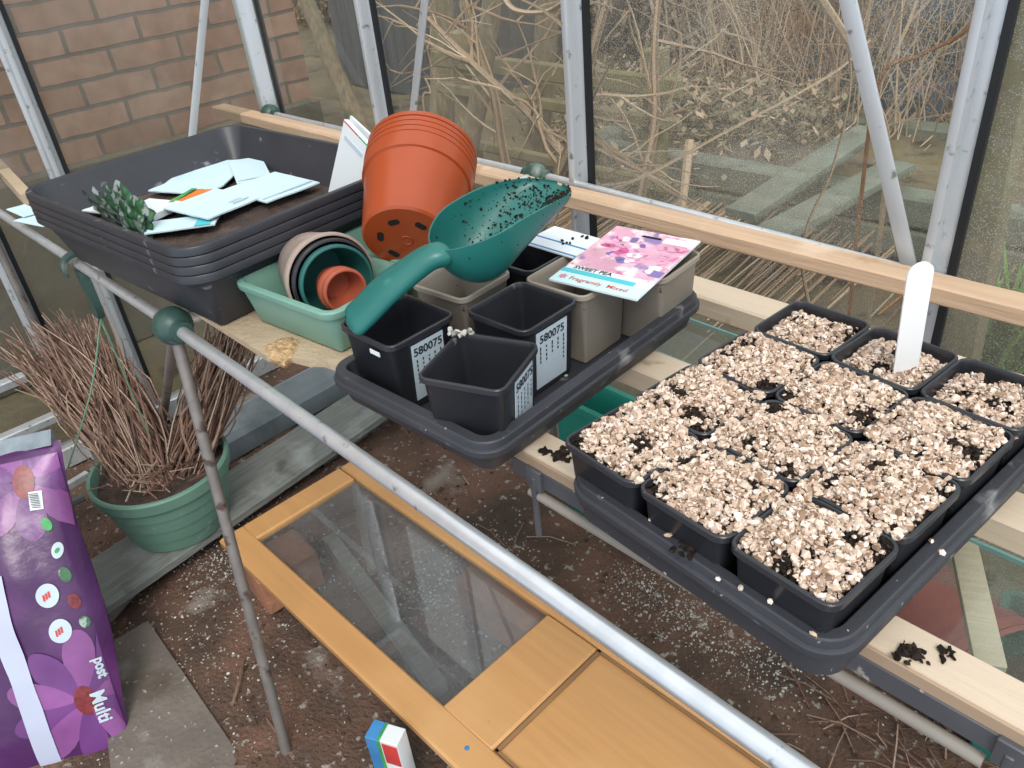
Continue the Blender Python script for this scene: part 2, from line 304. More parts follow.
for bx in bars:                                                    # roof bars from the eaves to the ridge
    mb = MB(); mb.tube([(bx, GY, TOP), (bx, -.25, 2.35)], .014, 6); trim(mb, M['alu'])
mb = MB(); mb.tube([(GX, -.25, 2.35), (.9, -.25, 2.35)], .02, 6); trim(mb, M['alu'])
def pane(n, c, d, m):
    mb = MB(); mb.box(c, d); return struct(mb.build('window_%d' % n, m, smooth=0))
edges = [GX] + bars
for k in range(len(bars)):
    a, bb = edges[k] + .008, edges[k + 1] - .008
    pane(k + 1, ((a + bb) / 2, GY + .004, .83), (bb - a, .003, 1.54), M['gls'] if k >= 2 else M['gl'])
for k, (a, bb) in enumerate(((-.54, .292), (.308, .477), (.493, GY - .03))):
    pane(k + 5, (GX - .004, (a + bb) / 2, .83), (.003, bb - a, 1.54), M['gl'])

# ---- diagonal wind braces (flat aluminium strips)
def brace(p, q, w, label, dep=.004, m='alu', up=(0, 1, 0), name='diagonal_brace', cat='brace', group=None):
    p, q = V(p), V(q); z = (q - p); ln = z.length; z.normalize(); y = V(up); y = (y - z * y.dot(z)).normalized(); x = y.cross(z)
    mb = MB(); mb.box((0, 0, ln / 2), (w, dep, ln), bev=.001); o = mb.build(name, M[m]); frame(o, p, x, y, z); return tag(o, label, cat, group)
a, bb = aty(908, 262, 1.06), aty(848, 0, 1.06); d = (bb - a)
brace(a - d * .15, a + d * 2.68, .022, 'flat aluminium diagonal brace crossing the back glass behind the white plant label')
a, bb = aty(413, 112, 1.06), aty(425, 0, 1.06); d = (bb - a)
brace(a - d * .6, a + d * 3.55, .020, 'flat aluminium diagonal brace on the back glass above the tilted terracotta pots')
a, bb = atx(193, 128, -2.10), atx(205, 0, -2.10); d = (bb - a)
brace(a - d * .8, a + d * 3.0, .020, 'flat aluminium diagonal brace on the gable in front of the brick wall', up=(1, 0, 0))
# ---- low aluminium rails at the foot of the gable
for i, (z, ya, yb, xx) in enumerate(((.295, -.5, .235, -2.105), (.172, -.5, .262, -2.085))):
    mb = MB(); mb.box((xx, (ya + yb) / 2, z), (.03, yb - ya, .022), bev=.003); o = mb.build('gable_rail', M['alu'])
    tag(o, ['upper of two low aluminium rails on the gable beside the dry stalks', 'lower of two low aluminium rails on the gable, touching the dry stalks'][i], 'rail', 'low gable rails')
p = atz(45, 500, .1); q = atz(88, 474, .1); dd = (q - p)
mb = MB(); mb.tube([p - dd * 4, q], .011, 4); tag(mb.build('ground_rail', M['alu']), 'short aluminium bar between the purple sack and the green pot', 'rail')
p = atz(54, 512, .07); q = atz(84, 497, .07); dd = (q - p)
mb = MB(); mb.tube([p - dd * 4, q], .010, 6); tag(mb.build('ground_rail', M['alud']), 'dull round bar just below the short aluminium bar by the green pot', 'rail')

# ---- tubular staging frame: one thing, tubes, ball connectors and legs
fr = tag(empty('tubular_staging', (-1.085, .316, 0)), 'galvanised tube shelf frame with green ball connectors along the front and back', 'frame')
OX, OY = -1.085, .316
def fpart(name, pts, r, m='tube', n=14):
    mb = MB(); mb.tube([(p[0] - OX, p[1] - OY, p[2]) for p in pts], r, n); return mb.build(name, M[m], fr)
fpart('front_tube', [(-2.08, .298, .745), (OX, .316, .745)], .0082)
fpart('front_tube', [(OX, .316, .745), (.35, .306, .745)], .0092)
fpart('rear_tube', [(-2.075, 1.036, .745), (-1.085, 1.056, .745)], .009)
fpart('rear_tube', [(-1.085, 1.056, .748), (-.30, 1.066, .733)], .008)
fpart('cross_tube', [(OX, .316, .745), (-1.085, 1.052, .745)], .010)
def legpart(p, q, label=None):
    o = fpart('leg', [p, q], .0088, 'leg', 10); return o
legpart((OX, .316, .742), tuple(atz(288, 757, -.005)))
legpart((OX, .318, .742), tuple(aty(161, 440, .52)))
legpart((-2.075, 1.036, .745), (-2.07, 1.03, 0)); legpart((-1.085, 1.052, .745), (-1.085, 1.05, 0)); legpart((-2.075, .298, .745), (-2.07, .298, 0))
def ball(x, y, z, r=.028):
    mb = MB(); T = Matrix.Translation((x - OX, y - OY, z)) @ Matrix.Rotation(PI / 2, 4, 'Y')
    prof = [(.001, -r)] + [(r * math.sin(PI * k / 12), -r * math.cos(PI * k / 12)) for k in range(1, 6)] + [(r * .97, -.003), (r * .97, .003)] + [(r * math.sin(PI * k / 12), -r * math.cos(PI * k / 12)) for k in range(7, 12)] + [(.001, r)]
    mb.lathe(prof, 24, T); o = mb.build('ball_connector', M['connector'], fr)
    for s, rr in ((-1, .0125), (1, .0155)):
        c = MB(); c.tube([(x - OX + s * r * .8, y - OY, z), (x - OX + s * (r + .006), y - OY, z)], rr, 16); k = c.build('collar', M['connector'], o)
    return o
ball(OX, .316, .745); ball(-2.075, 1.036, .745, .026); ball(-1.085, 1.055, .745, .026)

# ---- green clip hooked over the front tube
p0 = V((-1.452, .307, .745)); cl = tag(empty('tube_clip', p0), 'dark green plastic clip hooked over the tube near the black tray stack', 'clip')
mb = MB(); R = .020; rings = []
for k in range(17):
    a = math.radians(-10 + 215 * k / 16); c, s_ = math.cos(a), math.sin(a)
    rings.append([(xx, (R + t) * c, (R + t) * s_ - .004) for xx, t in ((-.010, 0), (.010, 0), (.010, .006), (-.010, .006))])
mb.loft(rings, None, True, True); mb.build('hook', M['connector'], cl)
mb = MB(); mb.loft([[(xx + x_, y, z) for xx, y in ((-.012, -.006), (.012, -.006), (.012, .006), (-.012, .006))] for x_, z in ((0, -.01), (.006, -.03), (.014, -.06), (.013, -.085), (.006, -.098))], None, True, True); mb.build('tail', M['connector'], cl)

# ---- long pine batten along the back glass
mb = MB(); mb.box((-.65, 0, 0), (3.0, .042, .026), bev=.003); o = mb.build('pine_batten', M['batten']); o.location = (-.15, 1.026, .740); o.rotation_euler = (0, 0, .014)
tag(o, 'long sawn pine batten lying along the foot of the back glass', 'batten')

# ---- cream painted timber bearers carrying the trays
def bearer(y, x0, x1, w, h, label, ztop=.755):
    mb = MB(); mb.box(((x0 + x1) / 2, y, ztop - h / 2), (x1 - x0, w, h), bev=.003); o = mb.build('timber_bearer', M['cream']); return tag(o, label, 'beam', 'timber bearers under the trays')
bearer(.829, -.70, .42, .050, .030, 'cream timber bearer nearest the back glass, behind both loaded trays')
bearer(.637, -.70, .42, .048, .030, 'middle cream timber bearer, crossing under both loaded trays')
o = bearer(.4435, -.50, .42, .039, .0135, 'front cream timber bearer with spilled soil, above the grey rail')
mb = MB(); mb.box((-.04, .4224, .7475), (.92, .0030, .0125), bev=.0008); tag(mb.build('bearer_front_face', mat('tan_timber', '#a99179', .65, var=.1, scale=8, stretch=(.3, 4, 4))), 'tan unpainted face of the front bearer, added as a thin strip', 'lath')  # thin strip added as the bearer's own bare tan front face
# grey angle rail and conduit under the front bearer
gr = tag(empty('grey_angle_rail', (-.03, .427, .701)), 'dull grey aluminium rail fixed below the front cream bearer', 'rail')
mb = MB(); mb.box((0, -.005, .0295), (.94, .003, .021), bev=.001); mb.box((0, .006, .0390), (.94, .022, .003), bev=.001); mb.build('channel', M['alud'], gr)
for px in (-.435, .006):
    mb = MB(); mb.box((px, -.0095, -.008), (.006, .005, .080), bev=.001); mb.build('hanger', M['alud'], gr)
    mb = MB(); mb.box((px, -.0078, .029), (.02, .006, .026), bev=.001); mb.build('bracket', M['alud'], gr)
p, q = V((-.475, .4215, .7075)), V((-.037, .4215, .7075))
mb = MB(); mb.tube([p, q], .0055, 10); tag(mb.build('pale_conduit', M['cane']), 'thin pale pipe running just under the grey rail', 'pipe')
# small flat strut between the bearers
brace(atz(957, 516, .718), atz(990, 668, .718), .022, 'short pale wooden strut under the bearers in front of the faded red pot', dep=.008, m='cream', up=(0, 0, 1), name='wooden_strut', cat='strut')
# glass sheets under the bearers
def sheet(x0, x1, y0, y1, z, label, rz=0.0):
    e = tag(empty('glass_sheet', ((x0 + x1) / 2, (y0 + y1) / 2, z), rz), label, 'glass', 'loose glass sheets under the trays')
    mb = MB(); mb.box((0, 0, 0), (x1 - x0 - .004, y1 - y0 - .004, .004)); mb.build('sheet', M['glt'], e, 0)
    mb = MB()
    for s in (-1, 1):
        mb.box((0, s * ((y1 - y0) / 2 - .001), 0), (x1 - x0, .003, .005)); mb.box((s * ((x1 - x0) / 2 - .001), 0, 0), (.003, y1 - y0, .005))
    mb.build('ground_edge', M['gedge'], e, 0)['label'] = 'green ground edge'
sheet(-.66, .40, .690, .785, .7225, 'narrow dusty glass sheet lying between the back and middle bearers', -.02)
sheet(-.47, .40, .470, .612, .7225, 'dusty glass sheet lying between the middle and front bearers')

# ---- chipboard shelf under the left trays
sh = tag(empty('chipboard_shelf', (0, 0, .760)), 'pale chipboard shelf with a broken corner under the black and green trays', 'shelf')
out = [(-1.36, .345), (-.862, .345), (-.848, .352), (-.842, .362), (-.825, .366), (-.805, .372), (-.79, .384), (-.69, .400), (-.69, .74), (-1.36, .70)]
mb = MB(); mb.loft([[(x, y, z) for x, y in out] for z in (-.0045, .0045)], None, True, True); mb.build('board', M['ply'], sh, 20)
mb = MB(); ol = [atz(259, 346, .765), atz(276, 339, .765), atz(293, 335, .765), atz(302, 343, .765), atz(298, 352, .765), atz(284, 360, .765), atz(270, 358, .765)]
rings = []
for z, k in ((-.010, .80), (-.004, 1.02), (.003, 1.0), (.0062, .82), (.0066, .45)):
    cx = sum((p for p in ol), V()) / len(ol); ring = []
    for i_, p in enumerate(ol):
        for t in (0, .33, .66):
            q = p.lerp(ol[(i_ + 1) % len(ol)], t); q = cx + (q - cx) * k * random.uniform(.9, 1.1); ring.append((q.x, q.y, z + random.uniform(-.0012, .0012)))
    rings.append(ring)
mb.loft(rings, None, True, True)
mb.build('broken_edge', M['plyedge'], sh)['label'] = 'splintered golden edge'
# ---- strip of timber against the gable
p = atz(4, 172, .76); q = atz(26, 196, .76)
mb = MB(); mb.tube([p + (p - q) * .4, q + (q - p) * .1], .016, 4); tag(mb.build('timber_strip', M['ply']), 'pale timber strip poking out left of the black tray stack', 'timber')

# ================================================================== TRAYS
def tray_prof(h, tap=.014, lip=.011, t=.0022):
    return [(-tap - .006, 0), (-tap, .005), (-.0075, h - .0200), (-.0068, h - .0188), (-.0018, h - .0178), (-.0004, h - .0165), (0, h - .0105), (-.0008, h - .0092), (-.0030, h - .0085), (-.0036, h - .0016), (-.0048, h), (-lip - .0040, h), (-lip - .0052, h - .0012), (-lip - .0064, h - .014), (-tap - .010, .0055), (-tap - .016, t)]
def seed_tray(w, d, h, r=.03, m='blackd', **k):
    return tub(w, d, r, tray_prof(h, **k), 6)
# middle tray
A = math.radians(3.5); MT = V((-.602, .546, .7555))
o = seed_tray(.258, .388, .0450).build('seed_tray', M['blackd'], None, 28); place(o, MT, A)
tag(o, 'shallow black seed tray holding black and taupe square pots', 'seed tray', 'shallow black seed trays')
# right tray
A2 = math.radians(-4.6); ux, uy = V((math.cos(A2), math.sin(A2), 0)), V((-math.sin(A2), math.cos(A2), 0))
RF = V((-.124, .360, 0)); RT = RF - ux * .132 + uy * .192; RT.z = .7555
o = seed_tray(.268, .388, .0460, tap=.007, lip=.009).build('seed_tray', M['blackd'], None, 28); place(o, RT, A2)
tag(o, 'shallow black seed tray packed with twelve gravel-topped pots', 'seed tray', 'shallow black seed trays')
# left stack of deeper trays
A3 = math.radians(5.5); LT = V((-1.205, .484, .765)); LH = .092
for k in range(4):
    hh = LH; z = .765 + .0125 * k
    o = tub(.500, .398, .045, [(-.042, 0), (-.036, .006), (-.010, hh - .0135), (-.002, hh - .0125), (0, hh - .0108), (0, hh - .0020), (-.0014, hh - .0003), (-.0085, hh), (-.0105, hh - .0025), (-.0385, .0085), (-.045, .004)], 7).build('potting_tray', M['black'])
    place(o, (LT.x, LT.y, z), A3)
    tag(o, ['bottom black potting tray of the nested stack on the chipboard', 'second from bottom of the four nested black potting trays', 'third from bottom of the four nested black potting trays', 'top black potting tray of the nested stack, full of seed packets'][k], 'potting tray', 'nested black potting trays')
TZ = .765 + .0375
# soil in the top tray
mb = MB(); n = 30
def lsoil(x, y): return .030 + .006 * noise.noise(V((x * 14, y * 14, 2))) + .003 * noise.noise(V((x * 50, y * 50, 2)))
W2, D2 = .430, .335
vs = [((i / n - .5) * W2, (j / n - .5) * D2, lsoil(i / n * W2, j / n * D2)) for j in range(n + 1) for i in range(n + 1)]
mb.add(vs, [(j*(n+1)+i, j*(n+1)+i+1, (j+1)*(n+1)+i+1, (j+1)*(n+1)+i) for j in range(n) for i in range(n)])
M['dustsoil'] = mat('dry_compost', '#4a3c35', .95, var=.4, scale=40, spots=[('#6d5d55', 12, .56, .14)], bump=.8, bscale=200)
o = mb.build('dry_compost', M['dustsoil']); place(o, (LT.x, LT.y, TZ), A3); tag(o, 'dry brown compost spread under the seed packets in the top tray', 'compost', kind='stuff')
SZ = TZ + .037

# ---- white and pale blue cards in the top tray; corner pixels give their resting place
def card(corners, z, th, m, label, name='seed_packet', cat='seed packet', prints=(), group='pale seed packets in the top tray', tilt=0.0):
    P = [atz(x, y, z) for x, y in corners]; c = sum(P, V()) / 4
    u = ((P[1] - P[0]) + (P[2] - P[3])).normalized(); w = (((P[1] - P[0]).length) + ((P[2] - P[3]).length)) / 2; h = (((P[2] - P[1]).length) + ((P[3] - P[0]).length)) / 2
    nrm = V((0, 0, 1)); v = nrm.cross(u)
    if v.dot(P[3] - P[0]) < 0: v = -v; 
    e = tag(empty(name, c), label, cat, group)
    if u.cross(v).z < 0: u = -u
    frame(e, c, u, v, u.cross(v)); e.rotation_euler.x += tilt
    mb = MB(); k = 8
    top = [(w * (i / k - .5), h * (j / k - .5), th / 2 + .0016 * math.sin(3 * (i / k - .3)) * (i / k) + random.uniform(-.0002, .0002)) for j in range(k + 1) for i in range(k + 1)]
    nn = len(top); bot = [(x, y, zz - th) for x, y, zz in top]; fs = []
    for j in range(k):
        for i in range(k):
            a0 = j * (k + 1) + i; fs.append((a0, a0 + 1, a0 + k + 2, a0 + k + 1)); fs.append((nn + a0, nn + a0 + k + 1, nn + a0 + k + 2, nn + a0 + 1))
    per = [i for i in range(k)] + [k + (k + 1) * j for j in range(k)] + [(k + 1) * k + k - i for i in range(k)] + [(k + 1) * (k - j) for j in range(k)]
    for a0, b0 in zip(per, per[1:] + per[:1]): fs.append((a0, nn + a0, nn + b0, b0))
    mb.add(top + bot, fs); mb.build('sleeve', M[m], e)
    for (nm, x, y, ww, hh, mm) in prints:
        q = MB(); q.box((x * w, y * h, th / 2 + .0022), (ww * w, hh * h, .0006)); q.build(nm, M[mm], e, 0)
    return e
card([(172, 168), (232, 160), (243, 186), (182, 185)], SZ + .001, .0022, 'paperb', 'pale blue packet at the back of the top tray, partly under another')
card([(230, 160), (254, 160), (274, 175), (242, 187)], SZ + .004, .0022, 'paperb', 'pale blue packet at the back right of the pile in the top tray', prints=[('printed_line', 0, .42, .9, .03, 'label')])
card([(156, 188), (178, 179), (216, 188), (196, 200)], SZ + .003, .0022, 'paperb', 'small pale packet left of centre with the orange-edged packet beside it')
card([(176, 200), (200, 187), (206, 192), (178, 210)], SZ + .006, .0015, 'iorange', 'narrow strip of an orange printed packet between the white packets', prints=[('green_band', 0, -.3, .9, .2, 'igreen')])
card([(168, 207), (222, 188), (254, 199), (205, 223)], SZ + .010, .0024, 'paperb', 'large white packet on top in the middle of the pile', prints=[('printed_line', -.25, .35, .3, .03, 'label'), ('printed_line', -.22, .26, .24, .02, 'label')])
card([(224, 187), (278, 175), (313, 181), (270, 207)], SZ + .007, .0022, 'paperb', 'white packet at the right of the pile by the tray wall', prints=[('printed_line', 0, .38, .92, .03, 'label')])
card([(128, 209), (160, 201), (170, 206), (150, 224)], SZ + .004, .010, 'paper', 'thick bundle of white packets beside the crumpled green packet')
card([(147, 230), (168, 214), (206, 222), (214, 230)], SZ + .003, .0022, 'paperb', 'white packet with a cyan band at the front of the top tray', prints=[('cyan_band', .1, .32, .8, .22, 'icyan')])
card([(92, 207), (106, 203), (128, 215), (118, 222)], SZ + .002, .002, 'paper', 'cream paper scrap behind the crumpled green packet')
# crumpled green packet standing on edge
e = tag(empty('crumpled_packet', (0, 0, 0)), 'crumpled green and silver seed packet standing on edge in the top tray', 'seed packet')
pa, pb = atz(90, 196, .865), atz(133, 224, .865)
e.location = (pa + pb) / 2; d = pb - pa; e.rotation_euler = (0, 0, math.atan2(d.y, d.x)); ln = d.length
mb = MB()
for s in range(4):
    rows = []
    for j in range(9):
        rows.append([((i / 10 - .5) * ln * (1 - .25 * j / 8), .006 * s + .007 * noise.noise(V((i * .5, j * .5, s * 3))) + .012 * (j / 8) * (s - 1.2), -.03 + .050 * j / 8 * (1 - .35 * i / 10)) for i in range(11)])
    for r_ in (rows,): 
        mb.cur = s % 2; mb.loft(rows, None, closed=False)
        mb.loft([[(x, y + .0012, z) for x, y, z in r] for r in rows], None, closed=False)
M['foil'] = mat('green_silver_print', '#3f6a4a', .3, var=.5, scale=70, spots=[('#a3b0ac', 40, .52, .05), ('#2d3050', 60, .60, .05)])
mb.build('foil', [M['foil'], M['foil']], e)
# two tall packets leaning at the right end of the tray
def upright(bl, br, tr, tl, th, m, label, prints, back):
    v = (tl - bl); h = v.length; v.normalize(); u = tr - tl; u = (u - v * u.dot(v)); w = u.length; u.normalize(); nn = u.cross(v)
    e = tag(empty('seed_packet', bl), label, 'seed packet'); frame(e, bl, u, v, nn)
    mb = MB(); mb.box((w / 2, h / 2, -th / 2), (w, h, th), bev=.0006); mb.build('sleeve', M[m], e)
    for (nm, x, y, ww, hh, mm) in prints:
        q = MB(); q.box((x * w, y * h, .0003), (ww * w, hh * h, .0006)); q.build(nm, M[mm], e, 0)
    return e
bl = aty(327, 197, .615); br = None; tl = aty(344, 119, .645); tr = aty(375, 125, .640)
upright(bl, br, tr, tl, .008, 'paper', 'tall white packet leaning at the right end of the black tray', [('red_edge', .3, .985, .55, .014, 'ired'), ('green_edge', .8, .985, .4, .014, 'igreen'), ('printed_title', .5, .83, .7, .05, 'label'), ('pink_side', .965, .45, .05, .22, 'ipink'), ('green_side', .965, .15, .05, .3, 'igreen')], 0)
bl = aty(336, 190, .640); tl = aty(350, 115.5, .668); tr = aty(379, 121, .664)
upright(bl, br, tr, tl, .004, 'paper', 'white and green packet just behind the tall white packet', [('green_band', .5, .80, .98, .12, 'igreen')], 0)
# paper tags lying left of the stack
p = [(10, 209), (30, 203), (36, 213), (20, 219)]
card([(10, 209), (30, 203), (37, 213), (20, 219)], .775, .0015, 'paperb', 'pale paper tag left of the tray stack, the upper one', group='paper tags left of the stack', name='paper_tag', cat='paper')
card([(20, 220), (38, 212), (52, 224), (37, 229)], .772, .0015, 'paperb', 'pale paper tag left of the tray stack, the lower one above the tube', group='paper tags left of the stack', name='paper_tag', cat='paper')

# ================================================================== SQUARE POTS
def sqpot(w, h, t=.0016, taper=.78, r=.012, lip=.0034):
    bo = -(1 - taper) * w / 2
    return tub(w, w, r, [(bo - .001, 0), (bo, .003), (-.0040, h - .0085), (-.0036, h - .008), (-.0010, h - .0068), (0, h - .006), (0, h - .0008), (-.0008, h), (-lip + .0006, h), (-lip, h - .0008), (-lip - .0006, h - .007), (bo - .0022, .004), (bo - .006, .0025)], 4)
def numbered_label(par, w, h, top, wid=.050, hei=.072, cx=0.0):
    """sticky paper label on the +x face, sloped with the face"""
    e = MB()
    bo = -.22 * w / 2; x_at = lambda z: w / 2 - .0040 - (h - .0085 - z) * (-.0040 - bo) / (h - .0115) + .0004
    z1 = top; z0 = top - hei
    e.loft([[(x_at(z) + o, cx + s * wid / 2, z) for o, s in ((0, -1), (.0008, -1), (.0008, 1), (0, 1))] for z in (z0, z1)], None, True, True)
    lb = e.build('label', M['label'], par, 0); lb['label'] = 'pale blue paper label'
    def mapv(vs, z, y0=0): return [(x_at(z + p.y) + .0013, cx + y0 + p.x, z + p.y) for p in vs]
    vs, fs = text_mesh('580075', .0135, bold=.0003); q = MB(); q.add(mapv(vs, z1 - .010), fs)
    for k in range(5):
        yy = (-.38 + .19 * k) * wid
        for j in range(random.randint(3, 6)):
            hh = random.uniform(.002, .005); z = z1 - .021 - j * .0055; q.add(mapv([V((yy - .0007, -hh / 2, 0)), V((yy + .0011, -hh / 2, 0)), V((yy + .0011, hh / 2, 0)), V((yy - .0007, hh / 2, 0))], z), [(0, 1, 2, 3)])
    q.build('printed_code', M['ink'], lb, 0)
def pot(x, y, z, w, h, rz, m, label, labelled=None, name='square_pot', group='empty square pots in the middle tray', tilt=(0, 0)):
    e = tag(empty(name, (x, y, z)), label, 'plant pot', group); e.rotation_euler = (tilt[0], tilt[1], math.radians(rz))
    sqpot(w, h).build('body', M[m], e)
    if labelled: numbered_label(e, w, h, *labelled)
    return e
ZB = .7595
e = pot(-.660, .416, ZB, .093, .092, 2, 'blackpot', 'black square pot with white code label at the left front of the tray', (.080, .044, .070, .004))
mb = MB(); mb.box((.018, -.0465, .078), (.016, .001, .005)); mb.build('paper_scrap', M['paper'], e, 0)
e = pot(-.524, .414, ZB, .093, .092, 22, 'blackpot', 'black square pot turned askew at the front corner of the tray', (.082, .042, .072, .008))
mb = MB()
for k in range(9): pebble(mb, (-.042 + random.gauss(0, .006), .040 + random.gauss(0, .004), .093 + random.random() * .004), .004, ICO1)
mb.build('rim_crumbs', M['perlite'], e)
pot(-.573, .521, ZB, .090, .091, 3, 'blackpot', 'black square pot with code label between the taupe pots', (.079, .050, .071, .0))
pot(-.682, .528, ZB, .088, .091, 6, 'taupe', 'taupe square pot right under the green scoop')
pot(-.575, .613, ZB, .090, .092, 4, 'taupe', 'taupe square pot half covered by the sweet pea packet')
pot(-.532, .694, ZB, .088, .092, 5, 'taupe', 'taller taupe square pot at the right end of the tray')
pot(-.666, .622, ZB, .086, .092, 4, 'blackpot', 'dark square pot behind the scoop with a white card on its rim')
# crumbs of soil inside the black pots
mb = MB()
for k in range(60): pebble(mb, (-.583 + random.gauss(0, .016), .545 + random.gauss(0, .006), .7635 + random.random() * .002), random.uniform(.0012, .003), ICO1)
tag(mb.build('pot_crumbs', M['perlite']), 'pale crumbs on the floor of the labelled pot between the taupe pots', 'crumbs', kind='stuff')

# ---- sweet pea packet resting on the pot rims
pk = [atz(549, 281, .855), atz(637, 302, .855), atz(676, 240, .862), atz(597, 225, .862)]
e = tag(empty('sweet_pea_packet', pk[0]), 'pink sweet pea seed packet with a cyan band lying across the pots', 'seed packet')
u = (pk[1] - pk[0]).normalized(); v0 = ((pk[3] - pk[0]) + (pk[2] - pk[1])) / 2; v = (v0 - u * v0.dot(u)).normalized(); w = (pk[1] - pk[0]).length; h = v0.length
sk = v0.dot(u) / h
frame(e, pk[0] + V((0, 0, .0012)), u, v, u.cross(v))
M['peaprint'] = mat('sweet_pea_print', '#d9a3b8', .35, var=.25, scale=26, spots=[('#f0dfe4', 30, .5, .1), ('#8a74a8', 24, .56, .06), ('#c96a94', 34, .58, .05), ('#cdb59a', 16, .6, .1)])
mb = MB(); mb.box((w / 2, h / 2, 0), (w, h, .0022), bev=.0005); mb.build('sleeve', M['paper'], e)
mb = MB(); mb.box((w / 2, h * .625, .0013), (w, h * .75, .0006)); mb.build('flower_print', M['peaprint'], e, 0)
mb = MB()
for k in range(26):
    cx, cy = w * random.uniform(.15, .9), h * random.uniform(.42, .82); rr = random.uniform(.005, .011); ang = random.random() * 6.3
    mb.cur = random.choice((0, 1, 2, 3, 0)); nn = 9
    for s in (-1, 1):
        pts = [(cx + s * rr * .4 * math.cos(ang) + rr * (.75 + .15 * math.sin(3 * t + ang)) * math.cos(t), cy + s * rr * .4 * math.sin(ang) + rr * .6 * math.sin(t), .0018 + .00002 * k) for t in [2 * PI * i / nn for i in range(nn)]]
        mb.add(pts, [tuple(range(nn))])
M['p1'] = mat('petal_pink', '#e0a0bd', .4); M['p2'] = mat('petal_violet', '#7d6aa6', .4); M['p3'] = mat('petal_white', '#eee2ea', .4); M['p4'] = mat('petal_magenta', '#c2568c', .4)
mb.build('printed_petals', [M['p1'], M['p2'], M['p3'], M['p4']], e, 0)
mb = MB(); mb.box((w * .42, h * .180, .0016), (w * .84, h * .055, .0006)); mb.build('cyan_band', M['icyan'], e, 0)
mb = MB(); mb.box((w / 2, h * .075, .0014), (w, h * .15, .0006)); M['palecyan'] = mat('pale_cyan_print', '#c7eaec', .45, var=.03); mb.build('pale_band', M['palecyan'], e, 0)
mb = MB(); mb.box((w * .47, h * .235, .0014), (w * .9, h * .07, .0006)); mb.build('title_ground', M['paper'], e, 0)
vs, fs = text_mesh('SWEET PEA', .0098, 'LEFT', .0002); mb = MB(); mb.add([(p.x + w * .10, p.y + h * .238, .0021) for p in vs], fs); mb.build('printed_title', M['ink'], e, 0)
vs, fs = text_mesh('Fragrantly  Mixed', .0105, 'LEFT', .0001); mb = MB(); mb.add([(p.x + w * .18, p.y + h * .075, .0021) for p in vs], fs); mb.build('printed_name', M['ired'], e, 0)
mb = MB(); mb.add([(w * .1 + .006 * math.cos(t) * (1 if i % 2 else .6), h * .08 + .006 * math.sin(t) * (1 if i % 2 else .6), .0021) for i, t in enumerate([2 * PI * k / 12 for k in range(12)])], [tuple(range(12))]); mb.build('printed_flower', M['ipink'], e, 0)
mb = MB(); mb.loft([[(w * .5 + x, h * .905 + y, z) for x, y in rrect(.026, .0045, .002, 3)] for z in (.0012, .0019)], None, True, True); mb.build('hanging_slot', M['hole'], e, 0)
mb = MB(); mb.box((w * .80, h * .90, .0016), (w * .30, h * .09, .0006)); mb.build('price_flash', M['paper'], e, 0)
mb = MB(); mb.box((w * .93, h * .38, .0016), (w * .12, h * .09, .0006)); mb.build('violet_flash', M['p2'], e, 0)
# white cards behind the scoop
c4 = [atz(532, 246, .8535), atz(575, 259, .8535), atz(598, 240, .8535), atz(547, 227, .8535)]
e = tag(empty('plant_label_card', c4[0]), 'white label card with blue lines lying on the dark pot behind the scoop', 'label card')
u = (c4[1] - c4[0]).normalized(); v = V((0, 0, 1)).cross(u); w = .085; h = .062
frame(e, c4[0] - u * .018, u, v, V((0, 0, 1)))
mb = MB(); mb.box((w / 2, h / 2, 0), (w, h, .0018)); mb.build('card', M['paper'], e, 0)
for k, yy in enumerate((.42, .06)):
    mb = MB(); mb.box((w / 2, h * yy, .0011), (w, .0028, .0006)); mb.build('blue_line', M['iblue'], e, 0)
mb = MB(); 
for k in range(7): pebble(mb, (w * random.uniform(.3, .8), h * random.uniform(.3, .9), .002), random.uniform(.0015, .0035), ICO1)
mb.build('soil_specks', M['crumb'], e)

